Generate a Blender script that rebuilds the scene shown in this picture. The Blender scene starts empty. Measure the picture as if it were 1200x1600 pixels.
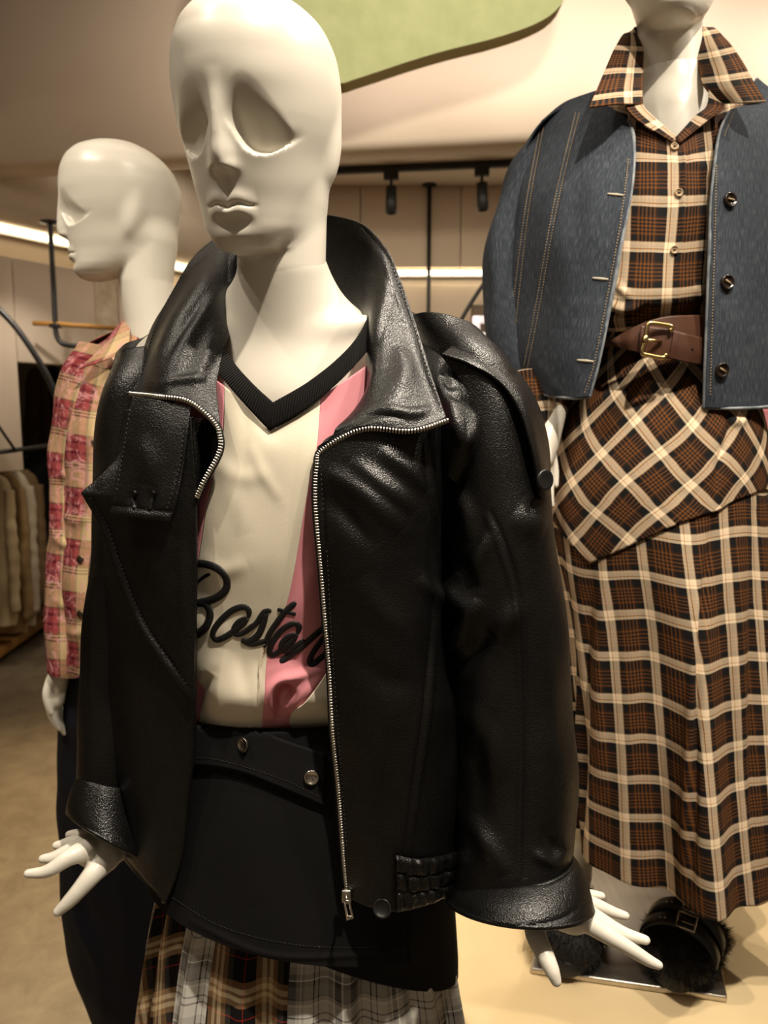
import bpy, math, random
import numpy as np
from mathutils import Vector, Matrix
from mathutils.bvhtree import BVHTree

# ------------------------------------------------------------------ camera, world, lights, exposure
F = 1202.0
PITCH = math.radians(7.3)
CZ = 1.35
SC = bpy.context.scene
COL = SC.collection
cam_d = bpy.data.cameras.new('camera')
cam_d.sensor_fit = 'VERTICAL'; cam_d.sensor_height = 36.0; cam_d.sensor_width = 27.0
cam_d.lens = F / 1600 * 36
cam_d.clip_start = 0.02
cam_d.dof.use_dof = True; cam_d.dof.focus_distance = 0.74; cam_d.dof.aperture_fstop = 7.5
cam = bpy.data.objects.new('camera', cam_d); COL.objects.link(cam)
cam.location = (0, 0, CZ); cam.rotation_euler = (math.pi / 2 - PITCH, 0, 0)
SC.camera = cam
SC.view_settings.view_transform = 'Standard'
SC.view_settings.look = 'None'
SC.view_settings.exposure = 0.0
SC.view_settings.gamma = 1.0
SC.view_settings.use_curve_mapping = False

w = bpy.data.worlds.new('world'); SC.world = w; w.use_nodes = True
w.node_tree.nodes['Background'].inputs[0].default_value = (1.0, 0.78, 0.55, 1)
w.node_tree.nodes['Background'].inputs[1].default_value = 0.14

WARM = (1.0, 0.885, 0.73)
def spot(name, loc, target, power, angle=60, blend=0.5, radius=0.03, color=WARM):
    d = bpy.data.lights.new(name, 'SPOT'); d.energy = power; d.spot_size = math.radians(angle)
    d.spot_blend = blend; d.shadow_soft_size = radius; d.color = color
    o = bpy.data.objects.new(name, d); COL.objects.link(o); o.location = loc
    o.rotation_euler = (Vector(target) - Vector(loc)).to_track_quat('-Z', 'Y').to_euler()
    return o
def area(name, loc, target, power, sx, sy, color=WARM):
    d = bpy.data.lights.new(name, 'AREA'); d.energy = power; d.shape = 'RECTANGLE'; d.size = sx; d.size_y = sy; d.color = color
    o = bpy.data.objects.new(name, d); COL.objects.link(o); o.location = loc
    o.rotation_euler = (Vector(target) - Vector(loc)).to_track_quat('-Z', 'Y').to_euler()
    return o
# ceiling track spots above the display, in front of and behind it, plus added fill lamps
spot('spotlight_key', (0.42, 0.12, 2.95), (-0.10, 0.80, 1.25), 190, 55, 0.6, 0.03)
spot('spotlight_left', (-1.0, 0.30, 2.95), (-0.25, 0.9, 1.25), 46, 60, 0.6, 0.03)
spot('spotlight_right', (0.80, 0.35, 3.0), (0.50, 1.3, 1.25), 102, 55, 0.6, 0.03)
spot('spotlight_side', (1.5, 0.9, 2.9), (0.25, 0.85, 1.2), 84, 50, 0.6, 0.03)
spot('spotlight_back_left', (-1.25, 0.6, 2.9), (-0.55, 1.45, 1.3), 58, 55, 0.6, 0.03)
spot('spotlight_platform', (0.9, 2.3, 2.95), (0.6, 1.5, 0.4), 50, 65, 0.6, 0.03)
for _x in (-0.05, 0.45, 0.95, 1.45, 1.95):
    spot('fill_bulkhead', (_x, 2.54, 2.43), (_x, 3.0, 2.72), 8.5, 150, 0.95, 0.08, (1.0, 0.85, 0.72))  # added row of unseen fill lamps, evens out the bright bulkhead face
spot('fill_bulkhead_left', (-0.9, 2.1, 2.42), (-1.0, 3.2, 2.75), 10, 140, 0.95, 0.08, (1.0, 0.84, 0.70))  # added fill, lifts the left end of the bulkhead; no fixture there
spot('fill_cloud', (0.3, 0.7, 2.2), (0.25, 2.3, 2.5), 110, 60, 0.8, 0.06, (1.0, 0.9, 0.7))  # added frontal fill to brighten the green cloud panel, no fixture
spot('spotlight_floor', (-0.9, 2.2, 2.55), (-0.95, 1.9, 0), 150, 70, 0.6, 0.02, (1.0, 0.75, 0.42))
spot('fill_rack', (-1.45, 3.2, 2.2), (-1.9, 4.3, 0.8), 26, 60, 0.8, 0.03)  # small fill lamp added because the rack garments were dim
area('ceiling_wash', (0.2, 0.9, 3.35), (0.2, 1.0, 0), 22, 3.0, 2.5)
area('back_wash', (-0.3, 4.0, 2.60), (-0.3, 4.4, 0), 17, 3.5, 0.5)

# ------------------------------------------------------------------ helpers
CP, SP = math.cos(PITCH), math.sin(PITCH)
def P(px, py, Y):
    """point of the plane y = Y that lies on the line of sight of a photograph pixel (vectorised)"""
    px, py, Y = np.broadcast_arrays(np.asarray(px, float), np.asarray(py, float), np.asarray(Y, float))
    dx = (px - 600) / F; dy = (800 - py) / F
    d = np.stack([dx, CP + dy * SP, -SP + dy * CP], -1)
    p = d * (Y / d[..., 1])[..., None]
    p[..., 2] += CZ
    return p
def PZ(px, py, z):
    """same, on the horizontal plane of height z"""
    dx = (px - 600) / F; dy = (800 - py) / F
    d = np.array([dx, CP + dy * SP, -SP + dy * CP])
    t = (z - CZ) / d[2]
    return np.array([0, 0, CZ]) + d * t
def proj(p):
    q = np.asarray(p, float) - np.array([0, 0, CZ])
    f = q[..., 1] * CP - q[..., 2] * SP
    u = q[..., 1] * SP + q[..., 2] * CP
    return 600 + F * q[..., 0] / f, 800 - F * u / f
def smooth(a, b, x):
    t = np.clip((x - a) / (b - a), 0, 1)
    return t * t * (3 - 2 * t)
def interp1(xs, ys, x):
    """monotone-ish cubic interpolation (Catmull-Rom over a non uniform table)"""
    xs = np.asarray(xs, float); ys = np.asarray(ys, float)
    m = np.gradient(ys, xs)
    i = np.clip(np.searchsorted(xs, x) - 1, 0, len(xs) - 2)
    h = xs[i + 1] - xs[i]; t = np.clip((x - xs[i]) / h, 0, 1)
    t2 = t * t; t3 = t2 * t
    return (2*t3-3*t2+1)*ys[i] + (t3-2*t2+t)*h*m[i] + (-2*t3+3*t2)*ys[i+1] + (t3-t2)*h*m[i+1]
def cr(pts, t):
    """Catmull-Rom through pts (n,k...) at parameters t in 0..n-1"""
    pts = np.asarray(pts, float); n = len(pts)
    t = np.clip(np.asarray(t, float), 0, n - 1)
    i = np.minimum(t.astype(int), n - 2); f = (t - i)
    pm = np.concatenate([[2*pts[0]-pts[1]], pts, [2*pts[-1]-pts[-2]]])
    p0, p1, p2, p3 = pm[i], pm[i+1], pm[i+2], pm[i+3]
    sh = f.shape + (1,) * (pts.ndim - 1); f = f.reshape(sh)
    return 0.5*((2*p1) + (p2-p0)*f + (2*p0-5*p1+4*p2-p3)*f**2 + (3*p1-p0-3*p2+p3)*f**3)
def polyline(pts, n):
    """n points evenly spaced along the smooth curve through pts"""
    pts = np.asarray(pts, float)
    d = cr(pts, np.linspace(0, len(pts) - 1, 40 * len(pts)))
    s = np.concatenate([[0], np.cumsum(np.linalg.norm(np.diff(d, axis=0), axis=1))])
    q = np.linspace(0, s[-1], n)
    return np.stack([np.interp(q, s, d[:, k]) for k in range(pts.shape[1])], 1)

def new_obj(name, me, parent=None, mat=None):
    o = bpy.data.objects.new(name, me); COL.objects.link(o)
    if parent is not None: o.parent = parent
    if mat is not None and me is not None: me.materials.append(mat)
    return o
def thing(name, label, cat, loc=(0, 0, 0), group=None):
    o = bpy.data.objects.new(name, None); COL.objects.link(o)
    o.empty_display_size = 0.05
    o.location = loc; o['label'] = label; o['category'] = cat
    if group: o['group'] = group
    return o
def tag(o, label, cat, group=None):
    o['label'] = label; o['category'] = cat
    if group: o['group'] = group
    return o
def struct(o): o['kind'] = 'structure'; return o
def stuff(o): o['kind'] = 'stuff'; return o
def lab(o, label): o['label'] = label; return o

def from_arrays(name, V, faces, mat=None, parent=None, uv=None, smooth_shade=True):
    """mesh object from world-space vertices; the parent's world location is subtracted (parents never rotate)"""
    V = np.asarray(V, float)
    if parent is not None:
        off = np.zeros(3); q = parent
        while q is not None: off += np.array(q.location); q = q.parent
        V = V - off
    me = bpy.data.meshes.new(name)
    if isinstance(faces, np.ndarray) or len({len(q) for q in faces}) == 1:
        fa = np.asarray(faces)
        nf, k = fa.shape
        me.vertices.add(len(V)); me.vertices.foreach_set('co', V.astype(np.float32).ravel())
        me.loops.add(nf * k); me.loops.foreach_set('vertex_index', fa.astype(np.int32).ravel())
        me.polygons.add(nf); me.polygons.foreach_set('loop_start', np.arange(0, nf * k, k, dtype=np.int32))
        me.update(calc_edges=True)
    else:
        me.from_pydata(V.tolist(), [], faces)
    if uv is not None:
        l = me.uv_layers.new(name='UVMap')
        idx = np.zeros(len(me.loops), np.int32); me.loops.foreach_get('vertex_index', idx)
        l.data.foreach_set('uv', np.asarray(uv, np.float32)[idx].ravel())
    if smooth_shade:
        me.polygons.foreach_set('use_smooth', np.ones(len(me.polygons), bool))
    me.validate(); me.update()
    return new_obj(name, me, parent, mat)
def grid_faces(nv, nu, closed=False):
    j, i = np.meshgrid(np.arange(nv - 1), np.arange(nu if closed else nu - 1), indexing='ij')
    i2 = (i + 1) % nu
    return np.stack([j*nu+i, j*nu+i2, (j+1)*nu+i2, (j+1)*nu+i], -1).reshape(-1, 4)
def solidify(o, t, offset=-1.0):
    m = o.modifiers.new('thickness', 'SOLIDIFY'); m.thickness = t; m.offset = offset; m.use_even_offset = False
    return o
def grid_normals(G, closed=False):
    if closed:
        du = np.roll(G, -1, 1) - np.roll(G, 1, 1)
    else:
        du = np.gradient(G, axis=1)
    dv = np.gradient(G, axis=0)
    n = np.cross(dv, du)
    return n / (np.linalg.norm(n, axis=-1, keepdims=True) + 1e-12)
def seg_dist(px, py, poly):
    """pixel distance to a polyline and position 0..1 along it"""
    best = np.full(px.shape, 1e9); pos = np.zeros(px.shape)
    n = len(poly) - 1
    for k in range(n):
        a = np.array(poly[k], float); b = np.array(poly[k+1], float); d = b - a
        t = np.clip(((px-a[0])*d[0] + (py-a[1])*d[1]) / (d@d + 1e-9), 0, 1)
        e = np.hypot(px-a[0]-t*d[0], py-a[1]-t*d[1])
        m = e < best
        best = np.where(m, e, best); pos = np.where(m, (k+t)/n, pos)
    return best, pos
def emboss(G, strokes, closed=False):
    """raise (+) or press in (-) folds and seams along strokes: (points, amplitude in m, width in photo pixels)"""
    N = grid_normals(G, closed)
    view = G - np.array([0, 0, CZ]); front = -(N * view).sum(-1) / np.linalg.norm(view, axis=-1)
    sgn = np.sign(front); N = N * sgn[..., None]
    px, py = proj(G)
    if closed:                                   # only the side turned to the display's front
        ctr = G.mean(1, keepdims=True); out = ((G - ctr) * -view).sum(-1) > 0
    else: out = np.ones(px.shape, bool)
    h = np.zeros(px.shape)
    for pts, amp, wd in strokes:
        pl = polyline(pts, max(12, 6 * len(pts))) if len(pts) > 2 else np.asarray(pts, float)
        d, t = seg_dist(px, py, pl)
        h += amp * np.exp(-(d / wd) ** 2) * (np.sin(math.pi * np.clip(t, .03, .97)) ** .8 if wd > 5.5 else np.minimum(1, 4 * np.minimum(t + .1, 1.1 - t))) * out
    return G + N * h[..., None]
def wobble(G, amp, scale, seed=0, closed=False):
    """low, soft cloth unevenness"""
    rng = np.random.RandomState(seed); N = grid_normals(G, closed); h = np.zeros(G.shape[:2])
    for k in range(10):
        d = rng.normal(size=3); d[2] *= 0.6; d /= np.linalg.norm(d)
        h += np.sin(G @ d * (2*math.pi/scale) * rng.uniform(.6, 1.5) + rng.uniform(0, 6.28))
    return G + N * (amp * h / 3.2)[..., None]

class Loft:
    """closed tube through stations (xl, yl, xr, yr, Y, half_depth[, Y_right]): left and right outline pixel, distance, half depth"""
    def __init__(s, st, power=2.0):
        L = np.array([P(a[0], a[1], a[4]) for a in st]); R = np.array([P(a[2], a[3], a[6] if len(a) > 6 else a[4]) for a in st])
        s.C = (L + R) / 2; s.W = (R - L) / 2; s.n = len(st); s.p = power
        T = np.gradient(s.C, axis=0); D = np.cross(s.W, T); D /= np.linalg.norm(D, axis=1, keepdims=True)
        D *= np.where(D[:, 1:2] < 0, -1, 1)
        s.D = D * np.array([a[5] for a in st])[:, None]
        d = np.concatenate([[0], np.cumsum(np.linalg.norm(np.diff(s.C, axis=0), axis=1))]); s.len = d[-1]; s.d = d
        s.rad = np.mean([(np.linalg.norm(a) + np.linalg.norm(b)) / 2 for a, b in zip(s.W, s.D)])
    def eval(s, a, v):
        """a: angle (0 = photo right, -pi/2 = front), v: 0..1 along the length"""
        t = np.asarray(v) * (s.n - 1)
        C = cr(s.C, t); W = cr(s.W, t); D = cr(s.D, t)
        ca, sa = np.cos(a), np.sin(a); e = 2.0 / s.p
        ca = np.sign(ca) * np.abs(ca) ** e; sa = np.sign(sa) * np.abs(sa) ** e
        return C + ca[..., None] * W + sa[..., None] * D
    def grid(s, nu, nv, a0=0.0, a1=None, v0=0.0, v1=1.0):
        """rows along the tube; a closed ring when a1 is None. returns G (nv,nu,3), uv in metres, closed"""
        closed = a1 is None
        aa = np.linspace(0, 2*math.pi, nu, endpoint=False) if closed else np.linspace(a0, a1, nu)
        vv = np.linspace(v0, v1, nv)
        A, V = np.meshgrid(aa, vv)
        G = s.eval(A, V)
        u = A * s.rad; dist = np.interp(V * (s.n - 1), np.arange(s.n), s.d)
        return G, np.stack([u, -dist], -1), A, V
class Net:
    """smooth surface through a grid of (px, py, Y) points"""
    def __init__(s, rows, world=False):
        s.K = np.array(rows, float) if world else np.array([[P(*c) for c in r] for r in rows])
    def eval(s, u, v):
        """u, v 1-D parameters in 0..1 -> grid"""
        nv, nu = s.K.shape[:2]
        A = cr(s.K, np.asarray(v) * (nv - 1))
        B = cr(np.swapaxes(A, 0, 1), np.asarray(u) * (nu - 1))
        return np.swapaxes(B, 0, 1)
    def grid(s, nu, nv, u0=0, u1=1, v0=0, v1=1): return s.eval(np.linspace(u0, u1, nu), np.linspace(v0, v1, nv))
def grid_uv(G):
    """metric uv of a sheet: mean distances along rows and columns"""
    du = np.linalg.norm(np.diff(G, axis=1), axis=-1).mean(0); dv = np.linalg.norm(np.diff(G, axis=0), axis=-1).mean(1)
    u = np.concatenate([[0], np.cumsum(du)]); v = np.concatenate([[0], np.cumsum(dv)])
    U, V = np.meshgrid(u, -v); return np.stack([U, V], -1)
def sheet(name, G, mat, parent, uv=None, thick=0.0, closed=False, offset=0.0):
    nv, nu = G.shape[:2]
    if uv is None: uv = grid_uv(G)
    o = from_arrays(name, G.reshape(-1, 3), grid_faces(nv, nu, closed), mat, parent, uv.reshape(-1, 2))
    if thick: solidify(o, thick, offset)
    return o
def tube_mesh(pts, r, seg=8, cap=True):
    """round bar through world points; r one radius or one per point"""
    pts = np.asarray(pts, float); n = len(pts); r = np.broadcast_to(np.asarray(r, float), (n,))
    T = np.gradient(pts, axis=0); T /= np.linalg.norm(T, axis=1, keepdims=True) + 1e-12
    up = np.array([0, 0, 1.0]) if abs(T[0][2]) < 0.9 else np.array([1.0, 0, 0])
    V = []; a = np.linspace(0, 2*math.pi, seg, endpoint=False); nrm = None
    for k in range(n):
        if nrm is None: nrm = np.cross(T[k], up)
        nrm = nrm - T[k] * (nrm @ T[k]); nrm /= np.linalg.norm(nrm); b = np.cross(T[k], nrm)
        V.append(pts[k] + r[k] * (np.cos(a)[:, None] * nrm + np.sin(a)[:, None] * b))
    V = np.concatenate(V); Fs = grid_faces(n, seg, True).tolist()
    if cap: Fs += [list(range(seg))[::-1], list(range((n-1)*seg, n*seg))]
    return V, Fs
def tube(name, pts, r, mat, parent=None, seg=8):
    V, Fs = tube_mesh(pts, r, seg); return from_arrays(name, V, Fs, mat, parent)
def merge(items):
    Vs, Fs, k = [], [], 0
    for V, Fc in items:
        Vs.append(np.asarray(V, float)); Fs += [[i + k for i in f] for f in (Fc.tolist() if hasattr(Fc, 'tolist') else Fc)]; k += len(V)
    return np.concatenate(Vs), Fs
def box_mesh(c, size, R=None):
    s = np.array([[x, y, z] for x in (-.5, .5) for y in (-.5, .5) for z in (-.5, .5)]) * np.asarray(size)
    if R is not None: s = s @ np.asarray(R).T
    return s + np.asarray(c), [[0,1,3,2],[4,6,7,5],[0,4,5,1],[2,3,7,6],[0,2,6,4],[1,5,7,3]]
def box(name, c, size, mat, parent=None, bevel=0.0, R=None):
    V, Fs = box_mesh(c, size, R); o = from_arrays(name, V, Fs, mat, parent, smooth_shade=False)
    if bevel:
        m = o.modifiers.new('bevel', 'BEVEL'); m.width = bevel; m.segments = 3
    return o
def prism_mesh(poly, t0, t1, frame):
    """polygon in the plane (origin, ex, ey), thick along ex x ey from t0 to t1"""
    o, ex, ey = [np.asarray(q, float) for q in frame]; n = np.cross(ex, ey); n /= np.linalg.norm(n)
    poly = np.asarray(poly, float); k = len(poly)
    base = o + poly[:, :1] * ex + poly[:, 1:] * ey
    V = np.concatenate([base + n*t0, base + n*t1])
    Fs = [list(range(k))[::-1], list(range(k, 2*k))] + [[i, (i+1) % k, k + (i+1) % k, k + i] for i in range(k)]
    return V, Fs
def lathe_mesh(profile, c, axis, seg=24):
    """profile [(r, h)] turned about axis through c"""
    ax = np.asarray(axis, float); ax /= np.linalg.norm(ax)
    e1 = np.cross(ax, [0, 0, 1.0] if abs(ax[2]) < .9 else [1.0, 0, 0]); e1 /= np.linalg.norm(e1); e2 = np.cross(ax, e1)
    a = np.linspace(0, 2*math.pi, seg, endpoint=False)
    V = np.concatenate([np.asarray(c) + h*ax + r*(np.cos(a)[:, None]*e1 + np.sin(a)[:, None]*e2) for r, h in profile])
    n = len(profile); Fs = grid_faces(n, seg, True).tolist() + [list(range(seg))[::-1], list(range((n-1)*seg, n*seg))]
    return V, Fs
def bvh(o, extra=()):
    dg = bpy.context.evaluated_depsgraph_get(); dg.update()
    Vs, Fs, k = [], [], 0
    for q in (o,) + tuple(extra):
        me = q.data; m = q.matrix_world
        off = Vector((0, 0, 0)); r = q
        while r is not None: off += Vector(r.location); r = r.parent
        Vs += [v.co + off for v in me.vertices]; Fs += [[i + k for i in p.vertices] for p in me.polygons]; k = len(Vs)
    return BVHTree.FromPolygons(Vs, Fs)
def cast(tree, px, py, lift=0.0):
    """where the line of sight of a pixel meets a surface: point, normal turned to the viewer"""
    d = Vector(P(px, py, 1.0)) - Vector((0, 0, CZ)); d.normalize()
    hit, n, i, dist = tree.ray_cast(Vector((0, 0, CZ)), d)
    if hit is None: return None, None
    if n.dot(d) > 0: n = -n
    return np.array(hit + n * lift), np.array(n)

# implicit surfaces -> one continuous mesh
def surface_nets(f, lo, hi, h):
    lo = np.asarray(lo, float); n = np.ceil((np.asarray(hi) - lo) / h).astype(int) + 1
    ax = [lo[k] + h * np.arange(n[k]) for k in range(3)]
    val = np.empty(n, np.float32)
    step = max(1, int(1.5e6 / (n[1] * n[2])))
    for i in range(0, n[0], step):
        X, Y, Z = np.meshgrid(ax[0][i:i+step], ax[1], ax[2], indexing='ij')
        val[i:i+step] = f(X, Y, Z)
    s = val < 0
    c = np.zeros(np.array(n) - 1, np.int8)
    for a in (0, 1):
        for b in (0, 1):
            for d in (0, 1): c += s[a:n[0]-1+a, b:n[1]-1+b, d:n[2]-1+d]
    cells = np.argwhere((c > 0) & (c < 8))
    index = np.full(np.array(n) - 1, -1, np.int64); index[tuple(cells.T)] = np.arange(len(cells))
    acc = np.zeros((len(cells), 3)); cnt = np.zeros(len(cells))
    corners = [(a, b, d) for a in (0, 1) for b in (0, 1) for d in (0, 1)]
    for ca in corners:
        for k in range(3):
            if ca[k]: continue
            cb = list(ca); cb[k] = 1
            va = val[tuple((cells + ca).T)]; vb = val[tuple((cells + cb).T)]
            m = (va < 0) != (vb < 0)
            t = va[m] / (va[m] - vb[m])
            p = np.tile(np.array(ca, float), (m.sum(), 1)); p[:, k] += t
            acc[m] += p; cnt[m] += 1
    V = lo + h * (cells + acc / cnt[:, None])
    Fs = []
    for k in range(3):
        sl0 = [slice(None)] * 3; sl1 = [slice(None)] * 3
        sl0[k] = slice(0, n[k]-1); sl1[k] = slice(1, n[k])
        e = np.argwhere(s[tuple(sl0)] != s[tuple(sl1)])
        a, b = (k + 1) % 3, (k + 2) % 3
        e = e[(e[:, a] > 0) & (e[:, b] > 0) & (e[:, a] < n[a]-1) & (e[:, b] < n[b]-1)]
        flip = s[tuple(e.T)]
        def q(da, db):
            g = e.copy(); g[:, a] -= da; g[:, b] -= db; return index[tuple(g.T)]
        quad = np.stack([q(1, 1), q(0, 1), q(0, 0), q(1, 0)], 1)
        quad[~flip] = quad[~flip][:, ::-1]
        Fs.append(quad)
    return V, np.concatenate(Fs)
def smin(a, b, k):
    h = np.clip(0.5 + 0.5 * (b - a) / k, 0, 1)
    return b + (a - b) * h - k * h * (1 - h)
def sd_cone(X, Y, Z, a, b, ra, rb):
    """tapered capsule (approximate)"""
    a = np.asarray(a, float); b = np.asarray(b, float); d = b - a
    t = np.clip(((X-a[0])*d[0] + (Y-a[1])*d[1] + (Z-a[2])*d[2]) / (d @ d), 0, 1)
    return np.sqrt((X-a[0]-t*d[0])**2 + (Y-a[1]-t*d[1])**2 + (Z-a[2]-t*d[2])**2) - (ra + (rb-ra)*t)
def sd_ell(X, Y, Z, c, r):
    k0 = np.sqrt(((X-c[0])/r[0])**2 + ((Y-c[1])/r[1])**2 + ((Z-c[2])/r[2])**2)
    return (k0 - 1) * min(r)

# ------------------------------------------------------------------ materials
def srgb(r, g, b):
    f = lambda c: (c / 12.92 if c <= .04045 else ((c + .055) / 1.055) ** 2.4)
    return (f(r/255), f(g/255), f(b/255), 1)
class Mat:
    def __init__(s, name, rough=0.6, metal=0.0, spec=0.5, color=None):
        s.m = bpy.data.materials.new(name); s.m.use_nodes = True; s.t = s.m.node_tree; s.n = s.t.nodes
        s.b = s.n['Principled BSDF']; s.b.inputs['Roughness'].default_value = rough
        s.b.inputs['Metallic'].default_value = metal; s.b.inputs['Specular IOR Level'].default_value = spec
        if color: s.b.inputs['Base Color'].default_value = color
    def link(s, a, b): s.t.links.new(a, b)
    def node(s, kind, **kw):
        n = s.n.new(kind)
        for k, v in kw.items():
            if k in n.inputs: n.inputs[k].default_value = v
            else: setattr(n, k, v)
        return n
    def math(s, op, a, b=None, c=None):
        n = s.n.new('ShaderNodeMath'); n.operation = op
        for i, v in enumerate((a, b, c)):
            if v is None: continue
            if hasattr(v, 'is_output'): s.link(v, n.inputs[i])
            else: n.inputs[i].default_value = v
        return n.outputs[0]
    def coord(s, kind='Object'): return s.n.new('ShaderNodeTexCoord').outputs[kind]
    def mapping(s, vec, scale=(1, 1, 1), rot=(0, 0, 0), loc=(0, 0, 0)):
        n = s.n.new('ShaderNodeMapping'); s.link(vec, n.inputs[0])
        n.inputs['Scale'].default_value = scale; n.inputs['Rotation'].default_value = rot; n.inputs['Location'].default_value = loc
        return n.outputs[0]
    def noise(s, vec, scale, detail=3, rough=.5, dist=0):
        n = s.n.new('ShaderNodeTexNoise'); s.link(vec, n.inputs['Vector'])
        n.inputs['Scale'].default_value = scale; n.inputs['Detail'].default_value = detail
        n.inputs['Roughness'].default_value = rough; n.inputs['Distortion'].default_value = dist
        return n.outputs['Fac']
    def ramp(s, fac, stops, mode='LINEAR'):
        n = s.n.new('ShaderNodeValToRGB'); s.link(fac, n.inputs[0]); r = n.color_ramp; r.interpolation = mode
        while len(r.elements) > 1: r.elements.remove(r.elements[-1])
        r.elements[0].position = stops[0][0]; r.elements[0].color = stops[0][1]
        for p, c in stops[1:]: e = r.elements.new(p); e.color = c
        return n.outputs[0]
    def mix(s, fac, a, b, mode='MIX'):
        n = s.n.new('ShaderNodeMix'); n.data_type = 'RGBA'; n.blend_type = mode
        for i, v in ((0, fac), (6, a), (7, b)):
            if hasattr(v, 'is_output'): s.link(v, n.inputs[i])
            else: n.inputs[i].default_value = v
        return n.outputs[2]
    def base(s, c): s.link(c, s.b.inputs['Base Color'])
    def bump(s, h, strength, dist=0.001):
        n = s.n.new('ShaderNodeBump'); n.inputs['Strength'].default_value = strength; n.inputs['Distance'].default_value = dist
        s.link(h, n.inputs['Height'])
        if s.b.inputs['Normal'].is_linked:
            s.link(s.b.inputs['Normal'].links[0].from_socket, n.inputs['Normal'])
        s.link(n.outputs[0], s.b.inputs['Normal'])

def gloss_white():
    m = Mat('mannequin_white', .34, 0, .5)
    c = m.noise(m.coord(), 6, 3)
    m.base(m.ramp(c, [(.35, srgb(226, 220, 206)), (.65, srgb(233, 227, 213))]))
    return m.m
def leather(name='black_leather', rough=.31, grain=1.0):
    m = Mat(name, rough, 0, .46)
    v = m.coord('Object')
    c = m.noise(v, 18, 4)
    m.base(m.ramp(c, [(.3, (.0026, .0025, .0024, 1)), (.7, (.0050, .0048, .0045, 1))]))
    m.bump(m.noise(v, 34, 4, .6), .16*grain, .004)
    m.bump(m.noise(v, 320, 3, .6), .28*grain, .0008)
    vo = m.node('ShaderNodeTexVoronoi'); vo.feature = 'SMOOTH_F1'; m.link(v, vo.inputs['Vector'])
    vo.inputs['Scale'].default_value = 760
    m.bump(vo.outputs['Distance'], .55*grain, .0008)
    m.bump(m.noise(v, 900, 2, .7), .35*grain, .0005)
    r = m.noise(v, 30, 3); rr = m.node('ShaderNodeMapRange'); m.link(r, rr.inputs[0])
    rr.inputs[3].default_value = rough - .06; rr.inputs[4].default_value = rough + .10
    m.link(rr.outputs[0], m.b.inputs['Roughness'])
    return m.m
def cloth(name, c0, c1, rough=.85, weave=900, scale=8, bump=.25):
    m = Mat(name, rough, 0, .25)
    v = m.coord('Object')
    m.base(m.ramp(m.noise(v, scale, 4), [(.3, c0), (.7, c1)]))
    m.bump(m.noise(v, weave, 2, .6), bump, .0006)
    return m.m
def metal(name, c, rough=.25):
    m = Mat(name, rough, 1.0, .5)
    m.base(m.ramp(m.noise(m.coord(), 40, 2), [(.3, c), (.7, tuple(x*.85 for x in c[:3]) + (1,))])); return m.m
def plastic(name, c, rough=.4):
    m = Mat(name, rough, 0, .5)
    m.base(m.ramp(m.noise(m.coord(), 30, 2), [(.3, c), (.7, tuple(x*.9 for x in c[:3]) + (1,))])); return m.m
def stripes(m, coord, period, stops):
    x = m.math('FRACT', m.math('DIVIDE', coord, period))
    return m.ramp(x, stops, 'CONSTANT')
def plaid(name, period, warp, weft, rot=0.0, wp=None, loc=(0, 0), rough=.85, fuzz=None):
    """woven tartan: warp and weft stripes over each other in a fine twill"""
    m = Mat(name, rough, 0, .2)
    uv = m.mapping(m.coord('UV'), (1, 1, 1), (0, 0, rot), (loc[0], loc[1], 0))
    sep = m.n.new('ShaderNodeSeparateXYZ')
    # yarn unevenness
    nz = m.node('ShaderNodeTexNoise'); m.link(uv, nz.inputs['Vector']); nz.inputs['Scale'].default_value = 25
    add = m.n.new('ShaderNodeVectorMath'); add.operation = 'MULTIPLY_ADD'
    m.link(nz.outputs['Color'], add.inputs[0]); add.inputs[1].default_value = (.0022, .0022, 0); m.link(uv, add.inputs[2])
    m.link(add.outputs[0], sep.inputs[0])
    a = stripes(m, sep.outputs[0], period if wp is None else wp, warp); b = stripes(m, sep.outputs[1], period, weft)
    tw = m.math('FRACT', m.math('MULTIPLY', m.math('ADD', sep.outputs[0], sep.outputs[1]), 520.0))
    tw = m.math('MULTIPLY_ADD', m.math('GREATER_THAN', tw, .5), .30, .35)
    c = m.mix(tw, a, b)
    if fuzz is not None:
        f = m.noise(uv, 38, 6, .8, 1.5)
        g = m.ramp(f, [(.52, (0, 0, 0, 1)), (.60, (1, 1, 1, 1))])
        gg = m.n.new('ShaderNodeSeparateColor'); m.link(g, gg.inputs[0])
        c = m.mix(m.math('MULTIPLY', gg.outputs[0], .75), c, fuzz)
    m.base(c)
    m.bump(m.noise(uv, 1400, 2, .6), .2, .0005)
    return m.m
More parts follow.
